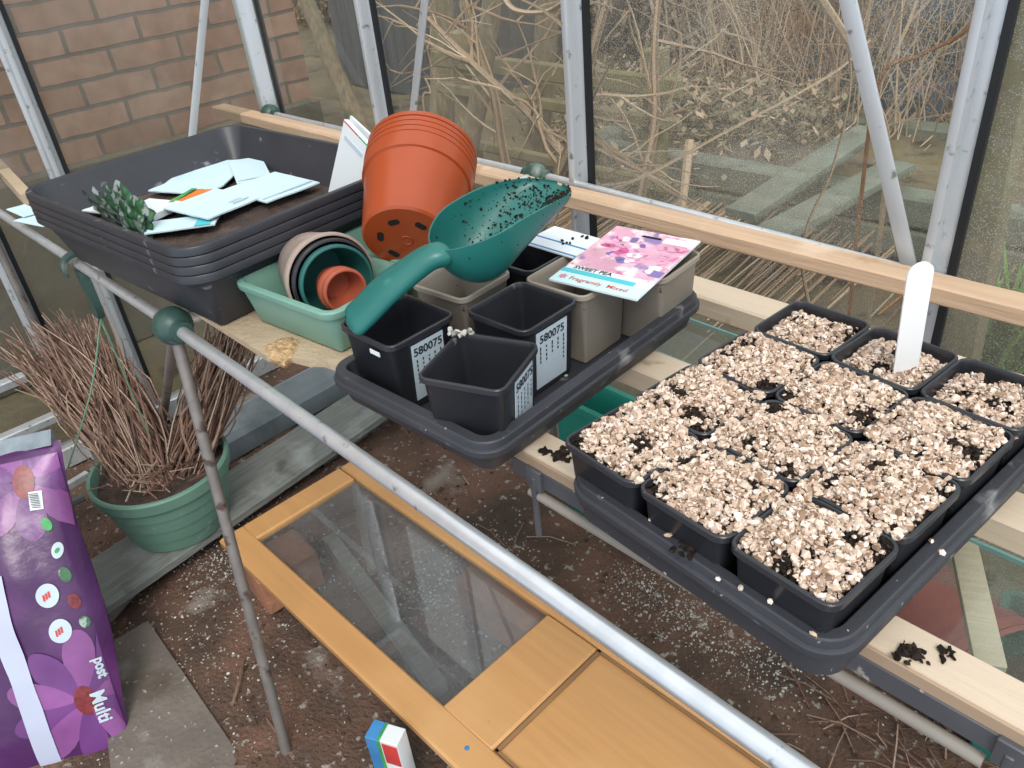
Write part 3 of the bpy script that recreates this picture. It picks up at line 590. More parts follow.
# ================================================================== POTS WITH GRAVEL (right tray): 3 across, 4 deep
PW = .0862; PH = .0750
rowname = ['front row nearest the wooden door', 'second row from the wooden door', 'third row from the wooden door', 'back row beside the rear bearer']
colname = ['left pot', 'middle pot', 'right pot']
body_me = None
def gravel_pot(ci, ri):
    global body_me
    c = RT + ux * ((ci - 1) * .0868 - .006) + uy * ((ri - 1.5) * .0872 - .015)
    c.z = .7600
    lab = 'gravel-topped square black pot, %s of three in the %s' % (colname[ci], rowname[ri])
    e = tag(empty('gravel_pot', c), lab, 'plant pot', 'gravel-topped pots in the right tray'); e.rotation_euler = (0, 0, A2 + random.gauss(0, .012))
    if body_me is None:
        o = sqpot(PW, PH).build('body', M['blackpot'], e); body_me = o.data
    else:
        o = bpy.data.objects.new('body', body_me); C.objects.link(o); o.parent = e
    # compost surface with a few bare hollows
    n = 16; w = PW - .009; mb = MB(); sx, sy = ci * 7.3, ri * 5.1
    inner = lambda x, y: max(abs(x), abs(y)) / (w / 2)
    level = PH - .006 + (.005 if ri < 3 else -.006)
    def top(x, y): 
        q = inner(x, y); return level + .005 * (1 - q * q) - .006 * max(0, q - .7) / .3 + .004 * noise.noise(V((x * 50 + sx, y * 50 + sy, 0)))
    vs = [((i / n - .5) * w, (j / n - .5) * w, top((i / n - .5) * w, (j / n - .5) * w)) for j in range(n + 1) for i in range(n + 1)]
    mb.add(vs, [(j*(n+1)+i, j*(n+1)+i+1, (j+1)*(n+1)+i+1, (j+1)*(n+1)+i) for j in range(n) for i in range(n)])
    s = mb.build('compost', M['soil'], e); s['kind'] = 'stuff'
    mb = MB(); cr = MB()
    bare = [(random.uniform(-.4, .4) * PW, random.uniform(-.4, .4) * PW, random.uniform(.005, .009)) for _ in range(3)] + [(random.choice((-.42, .42)) * PW, random.choice((-.42, .42)) * PW, random.uniform(.009, .015))]
    heap = ri < 3
    xl = -w/2 - (.0035 if heap and ci > 0 else -.002); xh = w/2 + (.0035 if heap and ci < 2 else -.002)
    yl = -w/2 - (.0035 if heap and ri > 0 else -.002); yh = w/2 + (.0035 if ri < 2 else -.003)
    for k in range(1250 if heap else 850):
        x, y = random.uniform(xl, xh), random.uniform(yl, yh)
        if any((x - a) ** 2 + (y - b_) ** 2 < r_ * r_ for a, b_, r_ in bare) and random.random() < .93: continue
        r = random.choice((.0013, .0016, .0019, .0022, .0026, .0030, .0037)) * random.uniform(.85, 1.15)
        out = max(abs(x), abs(y)) - w / 2
        zz = top(max(-w/2, min(w/2, x)), max(-w/2, min(w/2, y))) + random.uniform(.0, .0055)
        if out > 0:
            if noise.noise(V((x * 40 + ci * 9, y * 40 + ri * 9, 5))) < -.05: continue
            zz = max(zz, PH + .0005)
        pebble(mb, (x, y, zz), r, ICO2 if r > .0026 else ICO1, .65, .34)
    s = mb.build('gravel_topping', M['gravel'], e, 24); s['kind'] = 'stuff'; s['label'] = 'pale tan gravel topping'
    for a, b_, r_ in bare:
        for k in range(34):
            x, y = a + random.gauss(0, r_ * .7), b_ + random.gauss(0, r_ * .7)
            x = max(-w/2, min(w/2, x)); y = max(-w/2, min(w/2, y)); pebble(cr, (x, y, top(x, y) + .003), random.uniform(.001, .0028), ICO1)
    s = cr.build('compost_crumbs', M['crumb'], e); s['kind'] = 'stuff'
    return e
for ri in range(4):
    for ci in range(3): gravel_pot(ci, ri)
# white plant label
sb, st_ = aty(905, 372, .665), aty(922, 262, .655)
zz = (st_ - sb); ln = zz.length + .03; zz.normalize(); yv = -CF - zz * (-CF).dot(zz); yv.normalize(); xv = yv.cross(zz)
mb = MB(); ww = .0115
ol = [(-ww * .62, -.03), (-ww, 0), (-ww, ln - .03 - ww)] + [(-ww * math.cos(a), ln - .03 - ww + ww * math.sin(a)) for a in [PI * k / 10 for k in range(1, 10)]] + [(ww, ln - .03 - ww), (ww, 0), (ww * .62, -.03)]
mb.loft([[(x, y_, z) for x, z in ol] for y_ in (-.0008, .0008)], None, True, True); o = mb.build('plant_label', M['white']); frame(o, sb, xv, yv, zz)
tag(o, 'blank white plastic plant label stuck upright in a gravel pot', 'plant label')

# ================================================================== GREEN TRAYS, ROUND POTS, SCOOP
A4 = math.radians(7.2); g1 = V((-.8735, .4535, .7655))
gp = lambda h: [(-.020, 0), (-.016, .004), (-.005, h - .012), (-.001, h - .010), (0, h - .007), (0, h - .002), (-.002, h), (-.008, h), (-.010, h - .004), (-.018, .006), (-.022, .003)]
o = tub(.200, .148, .022, gp(.064), 6).build('green_tray', M['sage']); place(o, g1, A4); tag(o, 'small sage green tray holding nested round pots on their side', 'seed tray', 'small sage green trays')
o = tub(.200, .148, .022, gp(.062), 6).build('green_tray', M['sage']); place(o, g1 + V((-.012 - .018 + .02, .1535, 0)), A4); tag(o, 'small sage green tray behind, under the big tilted terracotta pots', 'seed tray', 'small sage green trays')

def round_pot_prof(rb, rt, h, lip, lh, t=.0016):
    """outer bottom -> rim -> inner bottom"""
    return [(.0005, 0), (rb - .003, 0), (rb, .003), (rt - lip, h - lh - .001), (rt - lip + .0005, h - lh), (rt - .0024, h - lh + .001), (rt - .0020, h - lh + .003), (rt - .0010, h - .0100), (rt - .0040, h - .0092), (rt - .0040, h - .0086), (rt - .0004, h - .0076), (rt, h - .0035), (rt - .0004, h - .0008), (rt - .0016, h), (rt - .0036, h), (rt - .0045, h - .002), (rt - lip - t * 1.5, h - lh), (rb - t - .001, .004), (.0005, .003)]
def round_pot(c, ax, rb, rt, h, lip, lh, m, label, holes=0, group=None, name='round_pot', n=48, tape=False):
    """c = middle of the base, ax = from base to mouth"""
    e = tag(empty(name, c), label, 'plant pot', group); x, y, z = axis_frame(ax); frame(e, c, x, y, z)
    mb = MB(); mb.lathe(round_pot_prof(rb, rt, h, lip, lh), n); mb.build('body', M[m], e, 35)
    if holes:
        for k in range(holes):
            a = 2 * PI * k / holes + .25; hb = MB(); T = Matrix.Translation((rb * .58 * math.cos(a), rb * .58 * math.sin(a), 0)) @ Matrix.Rotation(a + PI / 2, 4, 'Z')
            hb.loft([[(p[0], p[1], zz) for p in rrect(.016, .0085, .004, 4)] for zz in (-.0006, .002)], T, True, True); hb.build('drain_hole', M['hole'], e, 0)
        hb = MB(); hb.lathe([(.0065, -.0004), (.0075, -.0012), (.0085, -.0004)], 20); hb.build('moulding_ring', M[m], e)
    return e
# big terracotta pots, four nested, bases towards us
ax = V((-.575, .705, .415)).normalized(); bc = aty(407, 240, .546)
names = ['front terracotta pot of the tilted stack, its holed base showing', 'second terracotta pot in the tilted stack, only its rim showing', 'third terracotta pot in the tilted stack, only its rim showing', 'last terracotta pot of the tilted stack, outermost rim at the top']
for k in range(4):
    round_pot(bc + ax * (.0095 * k), ax, .0585 , .0760, .128, .006, .034, 'terra', names[k], 6 if k == 0 else 0, 'tilted stack of big terracotta pots', n=64)
# nested round pots lying on their side in the green tray, mouths towards us
d = ray(335, 275).normalized(); ax2 = (-d * .86 + CR * .42 - CU * .27).normalized()
gm = aty(338, 283, .456)
def nested(k, r, h, rb, m, label, lip, lh):
    round_pot(gm - ax2 * (k + h), ax2, rb, r, h, lip, lh, m, label, group='nested round pots in the green tray', n=48)
M['taupe2'] = mat('pinkish_taupe_plastic', '#a8978c', .5, var=.14, scale=18, spots=[('#c3a79c', 14, .55, .1), ('#7d8a86', 20, .6, .1)])
nested(.021, .0600, .080, .045, 'taupe2', 'outermost pinkish taupe pot of the nested pots in the green tray', .003, .012)
nested(.011, .0545, .080, .0385, 'blackpot', 'black round pot nested between the taupe and dark green pots', .003, .010)
nested(0, .0490, .072, .0345, 'dgreen', 'dark green round pot holding two small terracotta pots', .003, .009)
for px, py, Y, r, h, rb, lab in ((342, 290, .450, .0295, .036, .022, 'small terracotta pot, the outer of two inside the dark green pot'), (346, 291, .446, .0285, .038, .020, 'small terracotta pot, the inner of two inside the dark green pot')):
    cm = aty(px, py, Y); round_pot(cm - ax2 * h, ax2, rb, r, h, .002, .008, 'terra2', lab, group='nested round pots in the green tray', n=48)

# ---- the scoop
sc = tag(empty('hand_scoop', (0, 0, 0)), 'teal plastic potting scoop with soil inside, lying across the pots', 'scoop')
Nk = aty(434, 249, .455); Tp = aty(560, 182, .632); He = aty(349, 326, .372)
u = (Tp - Nk).normalized(); LB = (Tp - Nk).length
wv_ = V((.93, -.36, -.05)); wv_ = (wv_ - u * wv_.dot(u)).normalized(); nv = u.cross(wv_)
if nv.z < 0: nv = -nv
wv_ = nv.cross(u)
frame(sc, Nk, u, -wv_ if False else nv.cross(u), nv)
# local: x along, y across, z up
def half_w(s): return .052 * (math.sin(min(1, s / .36) * PI / 2) ** .55 if s < .36 else 1) * (1 if s < .50 else max(0.0, 1 - .35 * ((s - .5) / .5) ** 2) * max(0.0, 1 - ((s - .50) / .50) ** 9) ** .6)
def depth(s): return .070 * (math.sin(min(1, s / .30) * PI / 2) ** .6 if s < .30 else 1) * (1 if s < .34 else (1 - .93 * ((s - .34) / .66)) ** .9)
def rim_z(s): return .012 * math.sin(PI * min(1, s)) 
NS, NT = 34, 20
def bowl(th):
    rings = []
    for i in range(NS + 1):
        s = i / NS; s = .004 + .992 * s; hw, dp = max(half_w(s) - th, .0004), max(depth(s) - th, .0004)
        rings.append([(s * LB + (th if i == 0 else 0), hw * math.cos(PI * j / NT), rim_z(s) - dp * math.sin(PI * j / NT) ** .85) for j in range(NT + 1)])
    return rings
mb = MB(); ro, ri_ = bowl(0), bowl(.0026)
mb.loft(ro, None, closed=False); k0 = len(mb.v); mb.loft([list(reversed(r)) for r in ri_], None, closed=False)
n1 = NT + 1
for i in range(NS):
    mb.f.append((i * n1, (i + 1) * n1, k0 + (i + 1) * n1 + NT, k0 + i * n1 + NT)); mb.mi.append(0)
    mb.f.append((i * n1 + NT, k0 + i * n1, k0 + (i + 1) * n1, (i + 1) * n1 + NT)); mb.mi.append(0)
mb.build('bowl', M['scoop'], sc, 60)
mb = MB(); hl = sc.matrix_world.inverted() @ He if False else Matrix((u, nv.cross(u), nv)) @ (He - Nk)
pts = spline([V((.010, 0, -.012)), V((.002, 0, -.008)), hl * .10 + V((0, 0, -.003)), hl * .3 + V((0, 0, .0005)), hl * .55 + V((0, 0, .003)), hl * .8 + V((0, 0, .001)), hl], 7)
rings = []
for i, p in enumerate(pts):
    t = i / (len(pts) - 1); tg = (pts[min(i + 1, len(pts) - 1)] - pts[max(i - 1, 0)]).normalized(); a = V((0, 1, 0)); a = (a - tg * a.dot(tg)).normalized(); b_ = tg.cross(a)
    wd = .0205 - .0045 * math.sin(PI * min(1, t * 1.6)) + .003 * t; wd *= (1 if t < .93 else math.sqrt(max(.05, 1 - ((t - .93) / .07) ** 2)))
    ht = .0135 - .003 * t; ht *= (1 if t < .93 else math.sqrt(max(.1, 1 - ((t - .93) / .07) ** 2)))
    if t < .12: f_ = max(.25, math.sqrt(1 - (1 - t / .12) ** 2)); wd *= f_; ht *= f_
    rings.append([tuple(p + a * wd * math.cos(2 * PI * k / 16) + b_ * ht * math.sin(2 * PI * k / 16)) for k in range(16)])
mb.loft(rings, None, True, True); hd = mb.build('handle', M['scoop'], sc, 60)
mb = MB(); c_ = hl * .90 + V((0, 0, .0095)); tdir = hl.normalized(); a = V((0, 1, 0)); a = (a - tdir * a.dot(tdir)).normalized(); b_ = a.cross(tdir)
mb.loft([[tuple(c_ + tdir * p[0] + a * p[1] + b_ * zz) for p in rrect(.026, .009, .004, 4)] for zz in (-.004, .0015)], None, True, True); mb.build('hanging_hole', M['hole'], hd, 0)
mb = MB()
for k in range(2600):
    s = random.betavariate(2.6, 1.3) * .98; j = random.choice((random.gauss(.5, .22), random.uniform(.5, 1.0), random.uniform(.55, .98))); j = min(.99, max(.02, j)) if random.random() < .85 else random.random()
    s = .02 + .96 * s; hw, dp = max(half_w(s) - .0026, .0004), max(depth(s) - .0026, .0004); j = min(.965, max(.035, j + random.gauss(0, .02))); p = (s * LB, hw * math.cos(PI * j), rim_z(s) - dp * math.sin(PI * j) ** .85)
    pebble(mb, (p[0], p[1] + random.uniform(-.002, .002), p[2] + .0008), random.choice((.0004, .0006, .0008, .0011, .0016)), ICO1, .7, .4)
for k in range(60):
    s = random.uniform(.7, 1); i = int(s * NS); p = random.choice((ri_[i][NT], ri_[i][0], ri_[i][NT])); pebble(mb, (p[0], p[1], p[2] + .001), random.uniform(.0008, .002), ICO1)
o = mb.build('clinging_soil', M['crumb'], sc); o['kind'] = 'stuff'

# ================================================================== spilled soil on the bearers
def spill(px, py, z, n, sp, label, big=.004):
    mb = MB(); c = atz(px, py, z)
    for k in range(n):
        rr = abs(random.gauss(0, sp)); a = random.random() * 6.3; pebble(mb, (c.x + rr * math.cos(a), c.y + rr * math.sin(a) * .8, z + random.uniform(0, .002)), random.uniform(.0008, big), ICO1, .6, .5)
    return tag(mb.build('spilled_soil', M['crumb']), label, 'soil', kind='stuff')
spill(910, 652, .7555, 70, .006, 'clump of spilled soil on the front bearer below the right tray'); spill(952, 656, .7555, 14, .003, 'small soil crumb further along the front bearer')
spill(560, 456, .7555, 46, .007, 'spilled soil on the bearer between the two black trays'); spill(543, 452, .7555, 12, .003, 'tiny soil spot beside the spilled soil between the trays')
spill(689, 548, .800, 60, .006, 'soil clump caught on the rim of the right tray', .0035)
mb = MB()
for (x, y) in ((718, 579), (741, 588), (770, 601), (652, 520), (668, 535), (931, 541), (942, 552), (813, 634)):
    p = atz(x, y, .8035); pebble(mb, p, random.uniform(.002, .0035), ICO1)
tag(mb.build('stray_gravel', M['gravel']), 'few stray gravel chips on the rim of the right tray', 'gravel', kind='stuff')

# ================================================================== FLOOR THINGS
# ---- wood-effect cupboard door lying flat on bricks
dr = tag(empty('cupboard_door', (-.72, .527, .118), .016), 'wood-effect cupboard door with a glass upper pane lying over the soil', 'door')
DL, DW, DT = 1.36, .356, .020
lx = -.658; zt = DT / 2
def dbox(name, cx, cy, sx, sy, m='oak', z=0, t=DT, bev=.004):
    mb = MB(); mb.box((cx, cy, z), (sx, sy, t), bev=bev); return mb.build(name, M[m], dr)
dbox('stile', lx + DL / 2, -DW / 2 + .029, DL, .058); dbox('stile', lx + DL / 2, DW / 2 - .024, DL, .048)
dbox('top_rail', lx + .030, .002, .060, DW - .105); dbox('middle_rail', lx + .712, .002, .115, DW - .105)
dbox('lower_panel', lx + .77 + .30, .002, .60, DW - .100, z=-.004, t=.010)
mb = MB(); x0_, x1_ = lx + .772, lx + 1.36; y0_, y1_ = -DW / 2 + .060, DW / 2 - .049
for (cx, cy, sx, sy) in ((x0_ + .003, (y0_ + y1_) / 2, .006, y1_ - y0_), ((x0_ + x1_) / 2, y0_ + .002, x1_ - x0_, .005), ((x0_ + x1_) / 2, y1_ - .002, x1_ - x0_, .005)): mb.box((cx, cy, .0035), (sx, sy, .005))
mb.build('panel_groove', M['oakd'], dr, 0)
dbox('glass_pane', lx + .358, .004, .60, .262, 'gld', z=-.002, t=.004, bev=0)
mb = MB(); mb.lathe([(.0005, .0015), (.0035, .001), (.004, 0)], 14, Matrix.Translation((lx + .74, -DW / 2 + .032, zt + .0005))); mb.build('blue_plug', M['iblue'], dr)
# things the door rests on
def brick(x, y, z, rz, label, d=(.215, .1025, .065), m='brick'):
    mb = MB(); mb.box((0, 0, d[2] / 2), d, bev=.006); o = mb.build('loose_brick', M[m]); place(o, (x, y, z), rz); return tag(o, label, 'brick', 'loose bricks under the door')
p = atz(508, 606, .085); brick(p.x - .02, p.y + .02, .005, .03, 'pinkish brick under the glass at its right end', (.20, .1025, .10))
p = atz(268, 556, .085); brick(p.x + .03, p.y + .01, .005, 1.5, 'pinkish brick under the glass at its left end', (.13, .1, .10))
mb = MB(); p, q = atz(400, 560, .04), atz(455, 690, .04); p = atz(330, 540, .04); q = atz(440, 690, .04)
mb = MB(); mb.tube([p, q], .022, 4); tag(mb.build('buried_lath', M['board']), 'grey wooden lath on the soil under the door glass', 'lath')
p, q = atz(354, 478, .03), atz(372, 572, .03)
mb = MB(); mb.tube([p, q], .010, 6); tag(mb.build('pale_stick', M['cane']), 'pale stick on the soil seen through the far end of the door glass', 'stick')
# ---- weathered grey board
pA, pB, pC, pD = atz(85, 563, .06), atz(342, 397, .06), atz(377, 420, .06), atz(97, 612, .06)
u = ((pB - pA) + (pC - pD)).normalized(); v = V((0, 0, 1)).cross(u); c = (pA + pB + pC + pD) / 4; ln = (pB - pA).length
mb = MB(); mb.box((.14, 0, 0), (ln + .50, .165, .022), bev=.003); o = mb.build('weathered_board', M['board']); frame(o, c + V((0, 0, -.011)), u, v, V((0, 0, 1)))
bm_ = mat('weathered_grey_board_x', '#7d817d', .8, var=.2, scale=18, stretch=(.5, 8, 7), spots=[('#a3a9a7', 9, .56, .2), ('#555a55', 14, .62, .12)], bump=.5, bscale=50); o.data.materials[0] = bm_
tag(o, 'weathered grey plank on the ground under the green pot', 'plank')
brick(*(atz(104, 604, .0).xy), .0, .5, 'grey stone block propping the near end of the weathered plank', (.12, .09, .035), 'concrete')
brick(*((c + u * .28).xy), .0, 1.7, 'brick propping the far end of the weathered plank', (.16, .1, .036), 'concrete')
# ---- concrete slab
mb = MB(); P = [atz(100, 655, 0), atz(150, 625, 0), atz(262, 790, 0), atz(120, 830, 0)]
mb.loft([[(p.x, p.y, z) for p in P] for z in (-.02, .014)], None, True, True); tag(mb.build('concrete_slab', M['concrete'], smooth=0), 'dusty grey concrete slab on the ground beside the purple sack', 'slab')
# ---- grey trough
tr = tag(empty('grey_trough', (-1.83, .53, .012), math.radians(3)), 'upturned grey plastic trough on the ground behind the weathered plank', 'trough')
mb = MB(); prof = [(-.062, 0), (-.058, .05), (-.045, .068), (0, .074), (.045, .068), (.058, .05), (.062, 0)]
mb.loft([[(x, y, z) for x, z in prof] for y in (0, .004, .60)], None, True, True); mb.build('shell', M['pipe'], tr, 30)
mb = MB(); mb.tube([(.020, -.002, .062), (.055, -.002, .04)], .004, 6); mb.tube([(-.05, 0, .065), (-.05, .6, .065)], .006, 6); mb.build('ridge', M['pipe'], tr)
# ---- green pot with dry stalks
PC = V((-1.587, .333, .0605)); gpot = tag(empty('green_pot', PC), 'pale green ridged plant pot full of dry stalks on the weathered plank', 'plant pot')
PZ = -.02
prof = [(.001, 0), (.104, 0), (.108, .004), (.114, .035), (.117, .037), (.123, .07), (.126, .072), (.131, .104), (.134, .106), (.138, .138), (.147, .140), (.149, .164), (.146, .168), (.140, .168), (.137, .162), (.126, .11), (.118, .09), (.001, .09)]
mb = MB(); mb.lathe(prof, 56); mb.build('body', M['potgreen'], gpot, 30)
mb = MB(); n = 18
vs = [(0, 0, .148)] + [(.134 * r / 5 * math.cos(2 * PI * k / 30), .134 * r / 5 * math.sin(2 * PI * k / 30), .145 + .01 * noise.noise(V((r * 1.3, k * .9, 0)))) for r in range(1, 6) for k in range(30)]
fs = [(0, 1 + k, 1 + (k + 1) % 30) for k in range(30)] + [(1 + (r - 1) * 30 + k, 1 + r * 30 + k, 1 + r * 30 + (k + 1) % 30, 1 + (r - 1) * 30 + (k + 1) % 30) for r in range(1, 5) for k in range(30)]
mb.add(vs, fs); s = mb.build('compost', M['dustsoil'], gpot); s['kind'] = 'stuff'
def stalks(n, roots, tips, label, curl=.02, r0=.0022):
    mb = MB()
    for k in range(n):
        a = random.random() * 6.3; rr = math.sqrt(random.random()) * roots[1]; p = V(roots[0]) + V((rr * math.cos(a), rr * math.sin(a), random.uniform(-.01, .0)))
        t1, t2, t3 = tips; q = V(t1).lerp(V(t2), random.random()).lerp(V(t3), random.random() ** 1.5 * .8); q = p.lerp(q, random.uniform(.6, 1.08)) + V((random.gauss(0, .018), random.gauss(0, .018), random.gauss(0, .014)))
        md = p.lerp(q, .5) + V((random.gauss(0, curl), random.gauss(0, curl), random.gauss(0, curl) + .008)); r = r0 * random.uniform(.6, 1.3)
        mb.tube(spline([p, md, q], 3), [r, r, r, r, r * .8, r * .7, r * .5], 5)
        if random.random() < .3: mb.tube([md, md + (q - p) * .25 + V((random.gauss(0, .02), random.gauss(0, .02), .02))], [r * .7, r * .3], 4)
    return tag(mb.build('dry_stalk_bundle', M['stalk']), label, 'dry stalks', kind='stuff')
stalks(420, ((-1.615, .325, .205), .085), (atz(-14, 352, .40), atz(60, 322, .46), atz(112, 318, .47)), 'thick fan of brown dry stalks leaning left out of the green pot')
stalks(190, ((-1.565, .385, .205), .055), (atz(205, 325, .50), atz(262, 300, .50), atz(250, 330, .45)), 'narrower bundle of dry stalks leaning right out of the green pot')
mb = MB()
for k in range(70):
    a = random.random() * 6.3; p = PC + V((random.gauss(.02, .05), random.gauss(-.03, .05), .165)); mb.tube([p, p + V((math.cos(a) * .05, math.sin(a) * .05, random.uniform(0, .03)))], random.uniform(.001, .002), 4)
tag(mb.build('dead_litter', M['stalk']), 'grey dead stems littering the top of the green pot', 'dry stalks', kind='stuff')
c1 = p0 + V((.012, 0, -.10))
for i, (a_, lab) in enumerate(((aty(150, 436, .33), 'green twine hanging from the clip to the middle of the stalks'), (aty(68, 468, .17), 'green twine hanging from the clip to the left rim of the pot'))):
    mb = MB(); mb.tube(spline([c1, c1.lerp(a_, .4) + V((0, 0, -.02)), a_], 8), .0016, 6); tag(mb.build('green_twine', M['twine']), lab, 'twine', 'strands of green twine')
# ---- purple compost sack
T0 = V((-1.375, .124, .505)); D0 = V((.262, -.140, -.50)).normalized(); L0 = V((-.62, -.79, 0)); L0 = (L0 - D0 * L0.dot(D0)).normalized(); n0 = L0.cross(D0)
sk = tag(empty('compost_sack', T0), 'purple plastic compost sack with printed flowers leaning in the corner', 'sack')
frame(sk, T0, L0, D0, n0)              # x = away from the visible edge, y = down the sack, z = out of its face
SWD, SHT = .46, .585
def bulge(x, y):
    a = max(0, min(1, x / SWD)); b_ = max(0, min(1, y / SHT)); e_ = (max(0, math.sin(PI * a)) ** .45) * (max(0, math.sin(PI * b_)) ** .40)
    return .075 * e_ - .075 + .007 * noise.noise(V((x * 9, y * 7, 1))) * e_ + .005 * noise.noise(V((x * 25, y * 16, 5))) * e_ + .006 * math.sin(34 * (x + .5 * y)) * e_ * max(0, b_ - .4)
mb = MB(); nx, ny = 44, 50
def edge_x(y): return .012 * math.sin(y * 14) * .5
for s in (1, -1):
    rows = [[(SWD * i / nx + edge_x(SHT * j / ny) * (1 - i / nx), SHT * j / ny, (bulge(SWD * i / nx, SHT * j / ny) if s > 0 else -.15 - bulge(SWD * i / nx, SHT * j / ny))) for i in range(nx + 1)] for j in range(ny + 1)]
    mb.loft(rows if s < 0 else [list(reversed(r)) for r in rows], None, closed=False)
mb.build('body', M['bag'], sk, 0); sk.children[0].data.polygons.foreach_set('use_smooth', [True] * len(sk.children[0].data.polygons))
def on_sack(name, pts_faces, m, parent=sk, off=.0012):
    vs, fs = pts_faces; mb = MB(); mb.add([(x, y, bulge(x - edge_x(y) * (1 - x / SWD), y) + off) for x, y in vs], fs); return mb.build(name, M[m], parent, 60)
def patch(outline, k=5):
    n = len(outline); cx = sum(p[0] for p in outline) / n; cy = sum(p[1] for p in outline) / n
    vs = [(cx, cy)] + [(cx + (p[0] - cx) * r / k, cy + (p[1] - cy) * r / k) for r in range(1, k + 1) for p in outline]
    fs = [(0, 1 + (i + 1) % n, 1 + i) for i in range(n)] + [(1 + (r - 1) * n + i, 1 + (r - 1) * n + (i + 1) % n, 1 + r * n + (i + 1) % n, 1 + r * n + i) for r in range(1, k) for i in range(n)]
    return vs, fs
def oval(cx, cy, a, b_, rot=0, n=28): return [(cx + a * math.cos(t) * math.cos(rot) - b_ * math.sin(t) * math.sin(rot), cy + a * math.cos(t) * math.sin(rot) + b_ * math.sin(t) * math.cos(rot)) for t in [2 * PI * k / n for k in range(n)]]
def sack_px(px, py):
    """where a sight line meets the sack face, in sack coordinates"""
    d = ray(px, py); z_ = -.02
    for _ in range(6):
        o_ = T0 + n0 * z_; t = (o_ - EYE).dot(n0) / d.dot(n0); p = EYE + d * t - T0; x, y = p.dot(L0), p.dot(D0); z_ = bulge(x, y)
    return x, y
def petal(cx, cy, ang, ln, wd):
    o_ = []
    for k in range(20):
        t = k / 20 * 2 * PI; a = ln * (.5 - .5 * math.cos(t)); w_ = wd * math.sin(t) * (.45 + .55 * math.sin(min(1, a / ln * 1.15) * PI / 2)); o_.append((cx + a * math.cos(ang) - w_ * math.sin(ang), cy + a * math.sin(ang) + w_ * math.cos(ang)))
    return [(max(.006, min(SWD - .01, x)), max(.02, min(SHT - .01, y))) for x, y in o_]
for (px, py, n_, lnp, cone) in ((24, 482, 9, .105, .021), (86, 700, 10, .125, .020)):
    fx, fy = sack_px(px, py); fl = on_sack('printed_flower', patch(oval(fx, fy, cone * .8, cone * 1.4)), 'cone', off=.0030)
    for k in range(n_):
        a = 2 * PI * k / n_ + .2; on_sack('printed_petal', patch(petal(fx + .012 * math.cos(a), fy + .012 * math.sin(a), a, lnp * random.uniform(.85, 1.1), .026)), 'petal' if k % 2 else 'petal2', fl, .0016 + .0001 * k)
def mark(name, px, py, rx, ry, m, rot=0, parent=sk, off=.0036): x, y = sack_px(px, py); return on_sack(name, patch(oval(x, y, rx, ry, rot)), m, parent, off)
for px, py in ((49, 595), (62, 630)):
    o = mark('round_sticker', px, py, .0165, .021, 'label'); o['label'] = 'pale oval sticker'; x, y = sack_px(px, py)
    for k in range(3): on_sack('red_print', ([(x - .004 + .004 * k, y - .007 + .002 * k), (x - .001 + .004 * k, y - .007 + .002 * k), (x - .001 + .004 * k, y + .004 + .002 * k), (x - .004 + .004 * k, y + .004 + .002 * k)], [(0, 1, 2, 3)]), 'ired', o, .0046)
mark('green_badge', 47, 524, .007, .012, 'igreen', .3); o = mark('white_badge', 58, 550, .0085, .014, 'label', -.2); mark('leaf_print', 58, 550, .003, .005, 'igreen', -.6, o, .0046); mark('green_photo', 66, 574, .008, .014, 'foil', .2)
mark('rust_photo', 76, 600, .008, .014, 'cone', .2); mark('pale_photo', 87, 620, .007, .011, 'foil', .2)
x, y = sack_px(36, 501)
bc_ = on_sack('barcode', ([(x - .012, y - .016), (x + .008, y - .018), (x + .010, y + .014), (x - .010, y + .016)], [(3, 2, 1, 0)]), 'paper', off=.004); mb = MB()
for k in range(9): mb.add([(x - .009 + .0001 * k, y - .013 + .003 * k, bulge(x, y) + .0052), (x + .007, y - .015 + .003 * k, bulge(x, y) + .0052), (x + .007, y - .0138 + .003 * k, bulge(x, y) + .0052), (x - .009, y - .0118 + .003 * k, bulge(x, y) + .0052)], [(3, 2, 1, 0)])
mb.build('barcode_lines', M['ink'], bc_, 0)
# pale stripe
st = [sack_px(-8, 578), sack_px(8, 640), sack_px(34, 712), sack_px(70, 790)]; st = [(x, y) for x, y in st]
cl_ = spline([V((x, y, 0)) for x, y in st], 8); vs = []; wS = .017
for p in cl_: vs += [(p.x + wS, p.y), (p.x - wS, p.y)]
on_sack('pale_stripe', (vs, [(2*i, 2*i+2, 2*i+3, 2*i+1) for i in range(len(cl_) - 1)]), 'stripe', off=.004)
for txt, p_, q_, sz in (('post', (101, 655), (109, 690), .021), ('Multi', (97, 690), (114, 740), .029)):
    a_, b__ = V((*sack_px(*p_), 0)), V((*sack_px(*q_), 0)); dirn = (b__ - a_).normalized(); vs, fs = text_mesh(txt, sz, 'LEFT', .0008); upv = V((dirn.y, -dirn.x, 0)); 
    if upv.x > 0: upv = -upv
    W = [(a_ + dirn * p.x + upv * (p.y) * 1.0) for p in vs]; on_sack('printed_word', ([(w_.x, w_.y) for w_ in W], fs), 'label', off=.0052)
mb = MB(); mb.loft([[(x, -.022, -.078 + .003 * math.sin(x * 60)), (x, .006, -.066 + .003 * math.sin(x * 60)), (x, .006, -.086 + .003 * math.sin(x * 60)), (x, -.020, -.082 + .003 * math.sin(x * 60))] for x in [.012 + (SWD - .02) * k / 40 for k in range(41)]], None, True, True); mb.build('top_seam', M['seam'], sk)['label'] = 'grey folded top seam'
